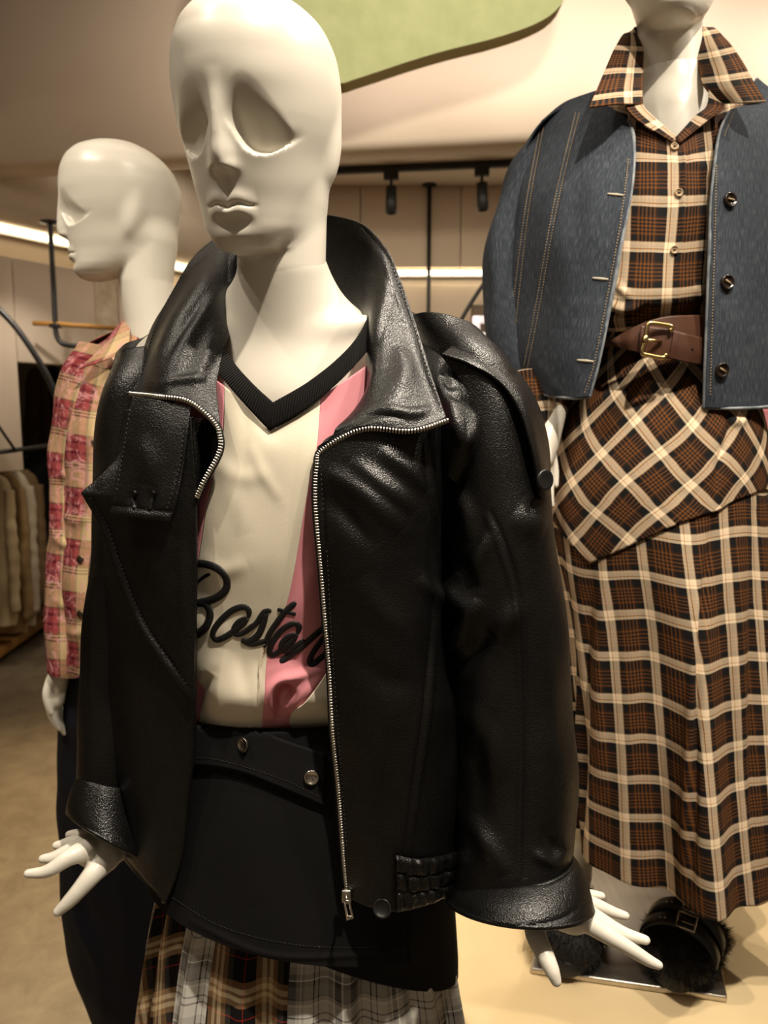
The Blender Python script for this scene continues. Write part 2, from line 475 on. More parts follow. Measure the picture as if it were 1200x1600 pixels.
# ------------------------------------------------------------------ mannequin heads
M_WHITE = gloss_white()
Z_ = [-.004, .0, .008, .02, .03, .045, .06, .085, .11, .135, .163, .19, .21, .225, .232, .236]
FR = [-.060, -.070, -.078, -.083, -.084, -.086, -.089, -.0925, -.0965, -.0985, -.0995, -.094, -.082, -.060, -.036, -.001]
BK = [-.035, -.020, .000, .025, .045, .068, .082, .097, .105, .107, .104, .091, .071, .046, .027, .001]
WD = [.008, .024, .0355, .0460, .0515, .0575, .0625, .0680, .0745, .0785, .0790, .0735, .0610, .040, .025, .004]
def head_sdf(X, Y, Z):
    ax = np.abs(X)
    # relief of the face, pushed along the facing direction
    t = (Z - .122)
    nw = np.interp(Z, [.07, .084, .11, .14], [.0110, .0108, .0068, .0075])
    na = interp1([.055, .064, .0665, .070, .076, .097, .118, .138, .152], [0, .0, .003, .0105, .0130, .0100, .0055, .0015, 0], np.clip(Z, .060, .152))
    H = na * np.exp(-(ax / nw) ** 2.6)
    H += .0022 * np.exp(-((ax - .0105) / .005) ** 2 - ((Z - .0720) / .0050) ** 2)           # nostril wings
    # eye sockets: sharp lower lash edge, soft brow
    zl = interp1([.006, .014, .020, .028, .036, .046, .056, .070], [.113, .0990, .0890, .0830, .0830, .0875, .0945, .106], np.clip(ax, .006, .070))
    zt = interp1([.006, .016, .026, .036, .048, .058, .070], [.120, .126, .126, .121, .112, .102, .095], np.clip(ax, .006, .070))
    q = (Z - zl) / np.maximum(zt - zl, .008)
    prof = interp1([-.05, 0.0, .22, .48, .74, .98, 1.22, 1.5], [.80, .86, .90, .80, .54, .28, .10, 0.], np.clip(q, -.05, 1.5))
    dep = prof * smooth(-.0006, .0014, Z - zl) * smooth(.006, .018, ax) * smooth(.066, .034, ax)
    H -= dep * .0160
    H += .0015 * np.exp(-((ax - .036) / .024) ** 2 - ((Z - .146) / .012) ** 2)             # brow
    H += .0020 * np.exp(-((ax - .040) / .020) ** 2 - ((Z - .088) / .014) ** 2)             # cheek
    # mouth
    mz = .0395 + .0016 * np.cos(np.clip(ax / .0235, 0, 1.2) * 2 * math.pi) * np.exp(-(ax / .02) ** 2) * -1
    lw = np.clip(1 - (ax / .0255) ** 2, 0, 1)
    up = Z - mz
    H += lw * .0046 * np.exp(-((up - .0052) / .0062) ** 2) * (1 - .25 * np.exp(-(ax / .004) ** 2))
    H += lw ** 1.3 * .0058 * np.exp(-((up + .0060) / .0052) ** 2)
    H -= np.clip(1 - (ax / .0275) ** 4, 0, 1) * .0042 * np.exp(-(up / .0010) ** 2)
    H -= .0028 * np.exp(-(ax / .0035) ** 2 - ((Z - .0570) / .007) ** 2)                    # philtrum
    H -= .0048 * np.exp(-(ax / .017) ** 2 - ((Z - .0235) / .0052) ** 2)                    # hollow under the lip
    H += .0026 * np.exp(-(ax / .016) ** 2 - ((Z - .0105) / .0095) ** 2)                     # chin
    Yw = Y + H * smooth(-.005, -.045, Y)
    zc = np.clip(Z, Z_[0], Z_[-1])
    f = interp1(Z_, FR, zc); b = interp1(Z_, BK, zc); wd = np.maximum(interp1(Z_, WD, zc), .002)
    # widest place lies behind the face; the jaw narrows to the front
    yc = f + (b - f) * np.interp(Z, [0, .06, .12], [.62, .56, .50])
    dy = np.where(Yw < yc, yc - f, b - yc); dy = np.maximum(dy, .002)
    k = np.sqrt((X / wd) ** 2 + ((Yw - yc) / dy) ** 2)
    d = (k - 1) * np.minimum(wd, dy)
    over = np.maximum(Z - Z_[-1], Z_[0] - Z)
    d = np.where(over > 0, np.sqrt(np.maximum(d, 0) ** 2 + over ** 2), d)
    for s in (-1, 1):                                                                       # smooth ear swelling
        e2 = sd_ell(X, Y - (Z - .095) * .18, Z, (s * .0655, .020, .098), (.0115, .015, .030))
        d = smin(d, e2, .011)
    return d
def relax(V, Fc, it=2, lam=.5):
    n = len(V)
    for _ in range(it):
        acc = np.zeros_like(V); cnt = np.zeros(n)
        for k in range(4):
            a = Fc[:, k]; b = Fc[:, (k+1) % 4]
            np.add.at(acc, a, V[b]); np.add.at(cnt, a, 1)
        V = V + lam * (acc / np.maximum(cnt, 1)[:, None] - V)
    return V
def rot(yaw, pitch, roll):
    """yaw: face to photo left; pitch: nod down; roll: crown to photo left"""
    return np.array(Matrix.Rotation(-yaw, 3, 'Z') @ Matrix.Rotation(pitch, 3, 'X') @ Matrix.Rotation(-roll, 3, 'Y'))
def head(parent, R, t, neck, name='head'):
    """head and neck in one skin; neck: world points and radii from inside the skull down to the neck joint"""
    R = np.asarray(R); t = np.asarray(t)
    loc = [((np.asarray(p) - t) @ R, r) for p, r in neck]
    def f(X, Y, Z):
        d = head_sdf(X, Y, Z); n = None
        for (a, ra), (b, rb) in zip(loc[:-1], loc[1:]):
            q = sd_cone(X, Y, Z, a, b, ra, rb); n = q if n is None else np.minimum(n, q)
        return smin(d, n, .014)
    end = np.array([p for p, r in loc]); lo = np.minimum([-.085, -.118, -.01], end.min(0) - .055); hi = np.maximum([.085, .116, .242], end.max(0) + .055)
    V, Fc = surface_nets(f, lo, hi, .0017)
    V = relax(V, Fc, 2, .4)
    return from_arrays(name, V @ R.T + t, Fc, M_WHITE, parent)
# ------------------------------------------------------------------ room shell
def plaster(name, c0, c1, scale=3, bump=.12, rough=.8):
    m = Mat(name, rough, 0, .2); v = m.coord('Object')
    m.base(m.ramp(m.noise(v, scale, 4), [(.3, c0), (.7, c1)])); m.bump(m.noise(v, 120, 3), bump, .001); return m.m
M_WALL = plaster('wall_paint', srgb(196, 176, 154), srgb(202, 183, 161))
M_PANEL = plaster('wall_panel_paint', srgb(206, 190, 172), srgb(212, 197, 180), 2, .05, .6)
M_CEIL = plaster('ceiling_paint', srgb(205, 190, 172), srgb(211, 197, 180))
M_BULK = plaster('bulkhead_paint', srgb(214, 198, 180), srgb(219, 205, 188), 2)
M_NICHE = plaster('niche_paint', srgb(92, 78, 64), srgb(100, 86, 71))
M_STONE = plaster('stone_panel', srgb(180, 165, 140), srgb(215, 202, 180), 14, .9)
M_BLACKM = plastic('black_metal', (.008, .008, .008, 1), .45)
M_WOOD = Mat('oiled_wood', .5, 0, .4)
_v = M_WOOD.mapping(M_WOOD.coord('Object'), (3, 40, 40))
M_WOOD.base(M_WOOD.ramp(M_WOOD.noise(_v, 3, 5), [(.3, srgb(150, 105, 48)), (.7, srgb(186, 138, 68))])); M_WOOD = M_WOOD.m
def emit(name, c, s):
    m = Mat(name); m.b.inputs['Emission Color'].default_value = c; m.b.inputs['Emission Strength'].default_value = s
    m.b.inputs['Base Color'].default_value = (.8, .8, .8, 1); return m.m
M_LED = emit('led_diffuser', (1, .86, .58, 1), 7.0)
# concrete floor
mf = Mat('concrete_floor', .5, 0, .4); v = mf.coord('Object')
c = mf.ramp(mf.noise(v, 1.6, 6, .62), [(.25, srgb(122, 108, 88)), (.5, srgb(146, 131, 108)), (.75, srgb(166, 150, 124))])
c = mf.mix(.35, c, mf.ramp(mf.noise(v, 11, 6, .7, .6), [(.35, srgb(112, 98, 78)), (.65, srgb(176, 160, 134))]))
mf.base(c); mf.bump(mf.noise(v, 60, 5), .15, .002)
rr = mf.node('ShaderNodeMapRange'); mf.link(mf.noise(v, 4, 4), rr.inputs[0]); rr.inputs[3].default_value = .38; rr.inputs[4].default_value = .62
mf.link(rr.outputs[0], mf.b.inputs['Roughness'])
floor = struct(from_arrays('floor', np.array([[-5, -1.5, 0], [3.2, -1.5, 0], [3.2, 7.5, 0], [-5, 7.5, 0]]), [[0, 1, 2, 3]], mf.m, smooth_shade=False))
solidify(floor, .05, -1)
def slab(name, a, b, z0, z1, t, mat):
    """upright wall from plan point a to b, thickness t to its left side"""
    a = np.array(a, float); b = np.array(b, float); d = (b - a) / np.linalg.norm(b - a); n = np.array([-d[1], d[0]]) * t
    q = [a, b, b + n, a + n]
    V = [[p[0], p[1], z] for z in (z0, z1) for p in q]
    return from_arrays(name, V, [[3,2,1,0],[4,5,6,7],[0,1,5,4],[1,2,6,5],[2,3,7,6],[3,0,4,7]], mat, smooth_shade=False)
ZB, ZC = 2.36, 2.76
YB = 5.08
struct(slab('wall_back', (-1.25, YB), (3.2, YB), 0, ZC, .12, M_WALL))
A0 = PZ(0, 352, 2.23)[:2]; A1 = PZ(290, 416, 2.23)[:2]; ad = (A1 - A0) / np.linalg.norm(A1 - A0); an = np.array([-ad[1], ad[0]])   # towards the wall
L0 = A0 - ad * 2.6; L1 = A0 + ad * ((YB - A0[1]) / ad[1])
WL0 = L0 + an*1.5; WL1 = L1 + an*1.5
struct(slab('wall_right', (3.2, 5.2), (3.2, -1.5), 0, 3.5, .12, M_WALL))
struct(slab('wall_outer', (-4.6, -1.5), WL0, 0, 3.5, .12, M_WALL))
# bulkhead across the shop: a dropped beam with a tall front face
B0 = PZ(0, 252, ZB)[:2]; B1 = PZ(800, 207, ZB)[:2]; bd = (B1 - B0) / np.linalg.norm(B1 - B0); bn = np.array([-bd[1], bd[0]])
struct(slab('trim_1', B0 - bd*1.2, B1 + bd*2.0, ZB, 3.5, .22, M_BULK))
cb = B0 - bd*1.3 + bn*.3; ce = B1 + bd*2.1 + bn*.15
struct(from_arrays('ceiling', [[cb[0], cb[1], ZC], [ce[0], ce[1], ZC], [3.2, 7.5, ZC], [-5, 7.5, ZC]], [[0, 1, 2, 3]], M_CEIL, smooth_shade=False))
struct(from_arrays('ceiling_front', [[-5, -1.5, 3.5], [3.2, -1.5, 3.5], [3.2, 4.9, 3.5], [-5, 4.9, 3.5]], [[0, 1, 2, 3]], M_CEIL, smooth_shade=False))
# lowered soffit along the left wall, hiding the light strip
S0 = PZ(0, 325, 2.25)[:2]; S1 = PZ(104, 348, 2.25)[:2]; sd_ = (S1 - S0) / np.linalg.norm(S1 - S0); sn_ = np.array([-sd_[1], sd_[0]])
struct(slab('trim_2', S0 - sd_*1.2, S0 + sd_*1.9, 2.25, ZC - .003, .55, M_CEIL))
# panels of the left wall; below the middle one a dark clothes niche
def on_wall(px, z):
    """distance along the left wall where the sight line of a photo column at height z meets it"""
    lo, hi = -2.6, 3.0
    for _ in range(50):
        m = (lo + hi) / 2; q = A0 + ad * m + an*.02
        if proj(np.array([q[0], q[1], z]))[0] < px: lo = m
        else: hi = m
    return lo
def wall_panel(name, s0, s1, z0, z1, mat, proud=.09):
    a = A0 + ad*s0 + an*(.10 - proud); b = A0 + ad*(s1 - .006) + an*(.10 - proud)
    o = slab(name, a, b, z0, z1, proud - .002, mat); o.parent = wl
    m = o.modifiers.new('bevel', 'BEVEL'); m.width = .003; m.segments = 2
    return o
s_a = on_wall(21, 1.9); s_b = on_wall(148, 1.9); s_c = on_wall(186, 1.8)
ZP = 2.095; sE = (YB - A0[1]) / ad[1]
def wl_pt(q): return A0 + ad*q + an*.10
wl = struct(slab('wall_left', wl_pt(-2.6), wl_pt(s_b), 1.62, ZC, .12, M_WALL))
struct(slab('wall_left_far', wl_pt(s_b), wl_pt(sE), 0, ZC, .12, M_WALL))
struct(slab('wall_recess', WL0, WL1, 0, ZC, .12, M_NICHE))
wall_panel('wall_panel', -2.5, s_a - .9, 1.07, ZP, M_PANEL)
wall_panel('wall_panel', s_a - .894, s_a, 1.07, ZP, M_PANEL)
wall_panel('wall_panel', s_a, s_b, 1.60, ZP, M_PANEL)
wall_panel('wall_panel', s_b, s_c, 0, ZP, M_STONE, .085)
wall_panel('wall_panel', s_c, s_c + .9, 0, ZP, M_PANEL)
# back wall: upper lining panels with joints, proud above the strip
wbk = bpy.data.objects['wall_back']
for x0, x1 in ((-1.1, -.15), (-.145, .48), (.485, 1.35), (1.355, 2.3)):
    o = box('wall_panel', ((x0+x1)/2, YB - .03, (2.265 + ZC) / 2), (x1 - x0, .06, ZC - 2.265), M_WALL, wbk, .003)
for x0, x1 in ((-1.1, .12), (.125, 1.35), (1.355, 2.3)):
    o = box('wall_panel', ((x0+x1)/2, YB - .01, 2.16/2), (x1 - x0, .02, 2.16), M_WALL, wbk, .003)
# LED strips
def led(name, a, b, label, h=.024, w=.03):
    t = thing(name, label, 'light', tuple(a)); a = np.array(a); b = np.array(b)
    d = b - a; L = np.linalg.norm(d); d = d / L; n = np.cross([0, 0, 1], d); up = np.array([0, 0, 1.0]); R = np.stack([d, n, up], 1)
    box('diffuser', (a+b)/2, (L, w, h), M_LED, t, .006, R)
    box('profile', (a+b)/2 + n*(w*.5+.006), (L, .012, h + .022), plastic('led_profile', (.55, .5, .42, 1)), t, .002, R)
    return t
q0 = A0 - ad*1.6 + an*.055; q1 = A0 + ad*1.62 + an*.055
led('led_strip', (q0[0], q0[1], 2.23), (q1[0], q1[1], 2.23), 'warm glowing light strip in the cove of the left wall, above the wall panels')
led('led_strip', (-.95, YB - .045, 2.235), (1.9, YB - .045, 2.235), 'warm glowing light strip across the back wall, right of the big white head')
# track with spotlights on the rear ceiling
ta = PZ(522, 270, ZC - .03); tb = PZ(784, 259, ZC - .03); td = (tb - ta) / np.linalg.norm(tb - ta)
trk = thing('lighting_track', 'long thin black track rail on the rear ceiling holding small spotlights', 'light track', tuple((ta + tb) / 2))
R = np.stack([td, np.cross([0, 0, 1], td), [0, 0, 1]], 1)
box('rail', (ta + tb)/2 + [0, 0, .008], (3.4, .035, .034), M_BLACKM, trk, .003, R)
for px, sw, lb in ((613, 0.0, 'black cylinder spotlight under the track, first right of the big white head'),
               (754, .06, 'black cylinder spotlight under the track, beside the denim shoulder'),
               (500, .05, 'black cylinder spotlight under the track, half hidden behind the big white head')):
    k = (px - 522) / (784 - 522); c0 = ta + (tb - ta) * k
    t = thing('track_spotlight', lb, 'spotlight', tuple(c0), 'spotlights on the ceiling track')
    box('adapter', c0 + [0, 0, -.030], (.085, .036, .045), M_BLACKM, t, .003, R)
    V, Fc = lathe_mesh([(.009, 0), (.009, -.045)], c0 + [0, 0, -.045], (0, 0, 1), 12); from_arrays('stem', V, Fc, M_BLACKM, t)
    ax = np.array([sw, 0, -1.0]); ax /= np.linalg.norm(ax)
    V, Fc = lathe_mesh([(.020, 0), (.031, .004), (.032, .15), (.028, .153), (.026, .13), (.002, .128)], c0 + [0, 0, -.085], ax, 24)
    from_arrays('lamp_body', V, Fc, M_BLACKM, t)
# garment rail hung from the ceiling: thin black rods, right
def flange_rod(name, pts, r, label, parent_loc, fl=True):
    t = thing(name, label, 'rail', parent_loc); pts = np.asarray(pts)
    tube('rod', pts, r, M_BLACKM, t, 10)
    if fl:
        V, Fc = lathe_mesh([(.0, 0), (.045, 0), (.045, -.008), (.012, -.014)], pts[0], (0, 0, 1), 20); from_arrays('ceiling_flange', V, Fc, M_BLACKM, t)
    return t
p = PZ(671, 288, ZC)
flange_rod('hanging_rod', [p, [p[0], p[1], 1.9], [p[0], p[1], 1.3]], .013, 'thin black rod dropping from the rear ceiling, left of the denim jacket', tuple(p))
arc = [P(x, y, 4.3) for x, y in ((800, 395), (770, 424), (748, 455), (728, 487), (712, 517), (702, 545), (694, 580), (690, 640))]
t = thing('arched_rail', 'curved black rail behind the denim jacket, bending down to the left', 'rail', tuple(arc[-1]))
tube('arch', polyline(arc, 40), .012, M_BLACKM, t, 10)
tube('post', [arc[-1], [arc[-1][0], arc[-1][1], .02]], .012, M_BLACKM, t, 10)
V, Fc = lathe_mesh([(.10, .0), (.10, .012), (.02, .02)], [arc[-1][0], arc[-1][1], 0], (0, 0, 1), 24); from_arrays('foot', V, Fc, M_BLACKM, t)
# pale letter-like sign frame beside the denim sleeve
M_SIGN = emit('sign_face', (1, .80, .78, 1), .55)
t = thing('wall_sign', 'pale pink framed sign bars showing beside the denim sleeve', 'sign', tuple(P(745, 560, 4.6)))
for x0, y0, x1, y1 in ((739, 494, 748, 610), (739, 494, 800, 505), (724, 520, 800, 530), (770, 494, 778, 610)):
    a = P(x0, y0, 4.6); b = P(x1, y1, 4.6); box('sign_bar', (a+b)/2, (abs(b[0]-a[0]), .04, abs(b[2]-a[2])), M_SIGN, t, .004)
box('sign_back', P(790, 560, 4.66), (.42, .03, .62), M_NICHE, t, .004)
tube('sign_post', [P(790, 600, 4.66), [P(790, 600, 4.66)[0], 4.66, 0]], .02, M_BLACKM, t)

# left: black pipe with a bend carrying a wooden bar
def corner_path(pts, n=60): return polyline(pts, n)
yr = float(PZ(78, 346, 2.25)[1])
path = [P(78, 346, yr), P(81, 400, yr), P(84, 455, yr), P(86, 500, yr), P(88, 522, yr), P(95, 535, yr), P(110, 540, yr), P(150, 543, yr), P(190, 546, yr)]
t = thing('hanging_rail', 'black pipe with bent foot and wooden bar, hung left of the profile head', 'rail', tuple(path[0]))
tube('pipe', polyline(path, 70), .0125, M_BLACKM, t, 10)
V, Fc = lathe_mesh([(.0, 0), (.045, 0), (.045, -.008), (.012, -.014)], path[0], (0, 0, 1), 20); from_arrays('ceiling_flange', V, Fc, M_BLACKM, t)
tube('wooden_bar', [P(52, 505, yr), P(100, 507, yr), P(185, 513, yr)], .012, M_WOOD, t, 10)
box('bracket', P(87, 509, yr), (.05, .035, .02), M_BLACKM, t, .003)
# left clothes rail: arch, bar, base plank and garments
ya = 3.42
arc = [P(-30, 452, ya), P(0, 485, ya), P(22, 508, ya), P(46, 541, ya), P(70, 580, ya), P(88, 622, ya), P(99, 670, ya), P(106, 730, ya), P(110, 800, ya)]
rk = thing('clothes_rack', 'black arched clothes rack with wooden base plank at the left edge', 'rack', tuple(PZ(40, 985, 0.02)))
tube('arch', polyline(arc, 50), .013, M_BLACKM, rk, 10)
tube('post', [arc[-1], [arc[-1][0], arc[-1][1], .02]], .013, M_BLACKM, rk, 10)
tube('bar', [P(-60, 714, 3.5), P(20, 704, 3.6), P(112, 690, 4.2)], .011, M_BLACKM, rk, 10)
tube('brace', [P(-20, 640, 3.55), P(24, 704, 3.6)], .007, M_BLACKM, rk, 8)
a = PZ(-70, 1062, .10); b = PZ(96, 948, .10); d = (b - a) / np.linalg.norm(b - a)
RB = np.stack([d, np.cross([0, 0, 1], d), [0, 0, 1]], 1)
box('base_plank', (a + b)/2 + RB[:, 1]*.2 - np.array([0, 0, .025]), (np.linalg.norm(b - a), .40, .05), M_WOOD, rk, .004, RB)
for q in (a + d*.2, b - d*.2): box('foot', q + RB[:, 1]*.2 - np.array([0, 0, .076]), (.05, .34, .046), M_BLACKM, rk, .003, RB)
GARM = [(-34, 742, 22, 975, srgb(190, 172, 138), 'cream jacket on the left rack, nearest the picture edge'),
        (-22, 738, 40, 985, srgb(148, 122, 84), 'tan jacket on the left rack, second from the picture edge'),
        (-8, 736, 52, 975, srgb(196, 182, 158), 'off-white shirt on the left rack between two tan jackets'),
        (8, 734, 66, 960, srgb(134, 110, 78), 'brown-beige jacket on the left rack, beside the off-white shirt'),
        (20, 700, 88, 900, srgb(16, 15, 16), 'black top at the right end of the left rack')]
def hanging(name, xl, yt, xr, yb, Y, c, label, parent_group, cat='jacket', flat=.042):
    t = thing(name, label, cat, tuple(P((xl+xr)/2, yb, Y)), parent_group)
    m = cloth('hung_cloth', tuple(x*.85 for x in c[:3]) + (1,), c, .9, 500, 10)
    w_ = xr - xl
    lf = Loft([(xl + w_*.40, yt, xl + w_*.62, yt, Y, .02), (xl + w_*.22, yt + 10, xr - w_*.20, yt + 12, Y, flat*.7), (xl + w_*.12, yt + 40, xr - w_*.06, yt + 45, Y, flat),
               (xl + w_*.08, (yt+yb)/2, xr, (yt+yb)/2, Y, flat), (xl + w_*.04, yb - 14, xr + w_*.05, yb - 10, Y, flat), (xl + w_*.06, yb, xr + w_*.03, yb, Y, flat*.9)])
    G, uv, A, V = lf.grid(48, 60)
    G = G + (np.sin(A*7 + V*3)*.006*V)[..., None] * np.stack([np.cos(A), np.sin(A), 0*A], -1)
    sheet('body', wobble(G, .004, .12, 3, True), m, t, uv, .003, True)
    s = Loft([(xr - w_*.26, yt + 22, xr - w_*.02, yt + 24, Y - .02, .03), (xr - w_*.16, (yt+yb)/2, xr + w_*.10, (yt+yb)/2, Y - .03, .035), (xr - w_*.06, yb - 18, xr + w_*.16, yb - 20, Y - .03, .03)])
    G, uv, A, V = s.grid(24, 40); sheet('sleeve', wobble(G, .004, .1, 5, True), m, t, uv, .003, True)
    hk = [P(xl + w_*.5, yt + 6, Y), P(xl + w_*.5, yt - 14, Y), P(xl + w_*.56, yt - 24, Y), P(xl + w_*.62, yt - 18, Y)]
    tube('hanger_hook', polyline(hk, 16), .003, M_BLACKM, t, 6)
    return t
for i, (xl, yt, xr, yb, c, lb) in enumerate(GARM):
    hanging('hanging_jacket', xl, yt, xr, yb, 3.95 + .15*i, c, lb, 'garments on the left rack')
for i, (xl, xr, yt, yb, c, lb) in enumerate(((38, 74, 575, 735, srgb(70, 50, 30), 'dark brown coat hanging in the wall niche'),
                                            (62, 100, 570, 735, srgb(30, 24, 20), 'near-black coat hanging in the wall niche beside the brown one'))):
    hanging('hanging_coat', xl, yt, xr, yb, 4.95 + .2*i, c, lb, 'coats in the wall niche', 'coat', .07)
# hanging cloud-shaped decoration panels under the ceiling
M_GREEN = plaster('green_felt', srgb(176, 182, 136), srgb(188, 193, 148), 20, .8, .95)
M_FELT = plaster('brown_felt', srgb(120, 105, 80), srgb(135, 119, 92), 30, .8, .95)
M_EDGE = plaster('panel_edge', srgb(150, 135, 92), srgb(160, 144, 100), 20, .6, .95)
def cloud(name, pix, Y, tilt, thick, label, mface, medge, wires=()):
    c = polyline(pix + [pix[0]], 90)[:-1]
    P0 = P(c[:, 0], c[:, 1], Y); ctr = P0.mean(0)
    P0[:, 1] += (P0[:, 2] - ctr[2]) * tilt
    n = len(P0); V = np.concatenate([P0, P0 + [0, thick, 0]])
    t = thing(name, label, 'decoration', tuple(ctr))
    from_arrays('face', np.concatenate([P0, [P0.mean(0)]]), [[i, (i+1) % n, n] for i in range(n)], mface, t, smooth_shade=False)
    from_arrays('edge', V, [[(i+1) % n, i, n + i, n + (i+1) % n] for i in range(n)], medge, t)
    from_arrays('back', np.concatenate([P0 + [0, thick, 0], [P0.mean(0) + [0, thick, 0]]]), [[(i+1) % n, i, n] for i in range(n)], medge, t, smooth_shade=False)
    for x, y in wires:
        a = P(x, y, Y) + [0, thick/2, 0]; tube('wire', [a, [a[0], a[1], 3.5]], .002, M_BLACKM, t, 6)
cloud('cloud_panel', [(440, -8), (490, 48), (512, 86), (522, 116), (560, 108), (640, 84), (700, 68), (770, 52), (830, 34), (868, 14), (886, -14), (890, -70), (820, -130), (640, -150), (500, -110)],
      2.3, -.25, .07, 'pale green felt cloud panel hanging under the ceiling, right of the big white head', M_GREEN, M_EDGE, ((560, -90), (800, -90)))
cloud('cloud_panel', [(322, -14), (340, 10), (372, 20), (410, 14), (440, 18), (462, 4), (468, -40), (440, -80), (380, -90), (335, -60)],
      2.6, -.1, .05, 'brown felt decoration just above the crown of the big white head', M_FELT, M_EDGE, ((390, -70),))
# raised display platform
M_PLAT = plaster('platform_plaster', srgb(208, 184, 140), srgb(222, 199, 156), 4, .25, .75)
PLZ = .40
pl = thing('display_platform', 'raised beige plaster platform under the plaid-skirted mannequin', 'platform', (.9, 1.6, 0))
box('platform_top', (.95, 1.72, PLZ - .02), (1.9, 1.34, .04), M_PLAT, pl, .006)
box('platform_side', (.95, 1.72, (PLZ - .04) / 2), (1.87, 1.31, PLZ - .04), M_PLAT, pl, .004)
# ------------------------------------------------------------------ front mannequin
def body_mesh(name, prims, h, parent, mat=M_WHITE, relax_it=2):
    """prims: (kind, args, k) joined smoothly"""
    pts = []
    for kind, a, k in prims:
        if kind == 'h':
            for p_, r_ in zip(*a): pts += [p_ - r_, p_ + r_]
        elif kind == 'c': pts += [np.asarray(a[0]) - a[2], np.asarray(a[0]) + a[2], np.asarray(a[1]) - a[3], np.asarray(a[1]) + a[3]]
        else: pts += [np.asarray(a[0]) - np.asarray(a[1]), np.asarray(a[0]) + np.asarray(a[1])]
    pts = np.array(pts); lo = pts.min(0) - .02; hi = pts.max(0) + .02
    def f(X, Y, Z):
        d = None
        for kind, a, k in prims:
            if kind == 'h':
                q = None
                for i in range(len(a[0]) - 1):
                    e = sd_cone(X, Y, Z, a[0][i], a[0][i+1], a[1][i], a[1][i+1]); q = e if q is None else np.minimum(q, e)
            else: q = sd_cone(X, Y, Z, *a) if kind == 'c' else sd_ell(X, Y, Z, *a)
            d = q if d is None else smin(d, q, k)
        return d
    V, Fc = surface_nets(f, lo, hi, h); V = relax(V, Fc, relax_it, .4)
    return from_arrays(name, V, Fc, mat, parent)
def chain(px, k, r):
    """tapered limb through pixel points (px, py, Y) with radii"""
    n = 5 * (len(px) - 1) + 1; t = np.linspace(0, len(px) - 1, n)
    q = cr(np.array([P(*a) for a in px]), t); rr = np.interp(t, np.arange(len(r)), r)
    return [('h', (q, rr), k)]

m1 = thing('mannequin', 'white bald mannequin standing in front, wearing the black leather jacket', 'mannequin', (-.07, .88, 0))
R1 = rot(math.radians(14.5), math.radians(9), math.radians(-2))
T1 = P(387, 393, .79) + R1 @ np.array([0, .045, 0])
head(m1, R1, T1, [(P(440, 330, .835), .047), (P(440, 420, .838), .0462), (P(444, 470, .847), .0450), (P(446, 510, .866), .040)])
pr = [('c', (P(441, 425, .8385), P(447, 580, .866), .0463, .054), .03),
      ('c', (P(452, 450, .872), P(575, 560, .880), .028, .024), .04), ('c', (P(440, 450, .880), P(300, 552, .915), .030, .028), .04),
      ('e', (P(452, 760, .885), (.125, .078, .17)), .05),
      ('c', (P(452, 585, .888), P(640, 580, .880), .046, .034), .05),
      ('c', (P(452, 575, .895), P(275, 580, .92), .050, .036), .05),
      ('c', (P(466, 522, .825), P(610, 500, .850), .0085, .008), .016),
      ('c', (P(428, 524, .825), P(320, 515, .865), .0085, .008), .016),
      ('c', (P(446, 640, .850), P(446, 800, .850), .055, .06), .04),
      ('e', (P(460, 1080, .875), (.105, .075, .13)), .05),
      ('e', (P(470, 1290, .875), (.140, .092, .13)), .05)]
pr += chain([(672, 590, .868), (770, 830, .835), (800, 1120, .815), (835, 1370, .765)], .02, [.036, .032, .028, .021])
pr += chain([(255, 575, .915), (205, 850, .905), (190, 1120, .885), (178, 1320, .845)], .02, [.036, .032, .028, .021])
torso = body_mesh('torso', pr, .0042, m1)
LEGZ = P(470, 1290, .875)[2]
for s in (-1, 1):
    x = P(470, 1290, .875)[0] + s*.075
    body_mesh('leg', [('c', ((x, .875, LEGZ), (x, .875, .50), .078, .052), .01), ('c', ((x, .875, .50), (x, .885, .10), .050, .030), .02), ('c', ((x, .885, .09), (x, .79, .03), .028, .022), .02)], .006, m1)
M_STEEL = metal('brushed_steel', (.62, .58, .50, 1), .32)
box('base_plate', (-.07, .88, .004), (.40, .36, .008), M_STEEL, m1, .003)
# hands
body_mesh('hand', chain([(835, 1375, .765), (880, 1420, .755)], .012, [.0205, .0195]) + chain([(872, 1405, .755), (900, 1432, .75)], .012, [.020, .017])
  + chain([(893, 1424, .745), (934, 1452, .735), (980, 1480, .732), (1012, 1500, .732), (1029, 1508, .731)], .004, [.0120, .0092, .0074, .0062, .0046])
  + chain([(898, 1416, .757), (934, 1436, .752), (971, 1457, .75), (1009, 1469, .748)], .004, [.0115, .0086, .0070, .0048])
  + chain([(900, 1408, .775), (930, 1414, .776), (954, 1424, .776), (977, 1431, .776)], .004, [.0105, .0074, .0062, .0046])
  + chain([(896, 1400, .79), (918, 1398, .797), (940, 1400, .80)], .004, [.0095, .0062, .0044])
  + chain([(852, 1410, .75), (836, 1452, .715), (851, 1490, .690), (862, 1515, .680), (869, 1533, .676)], .006, [.0150, .0108, .0088, .0074, .0052]), .0016, m1)
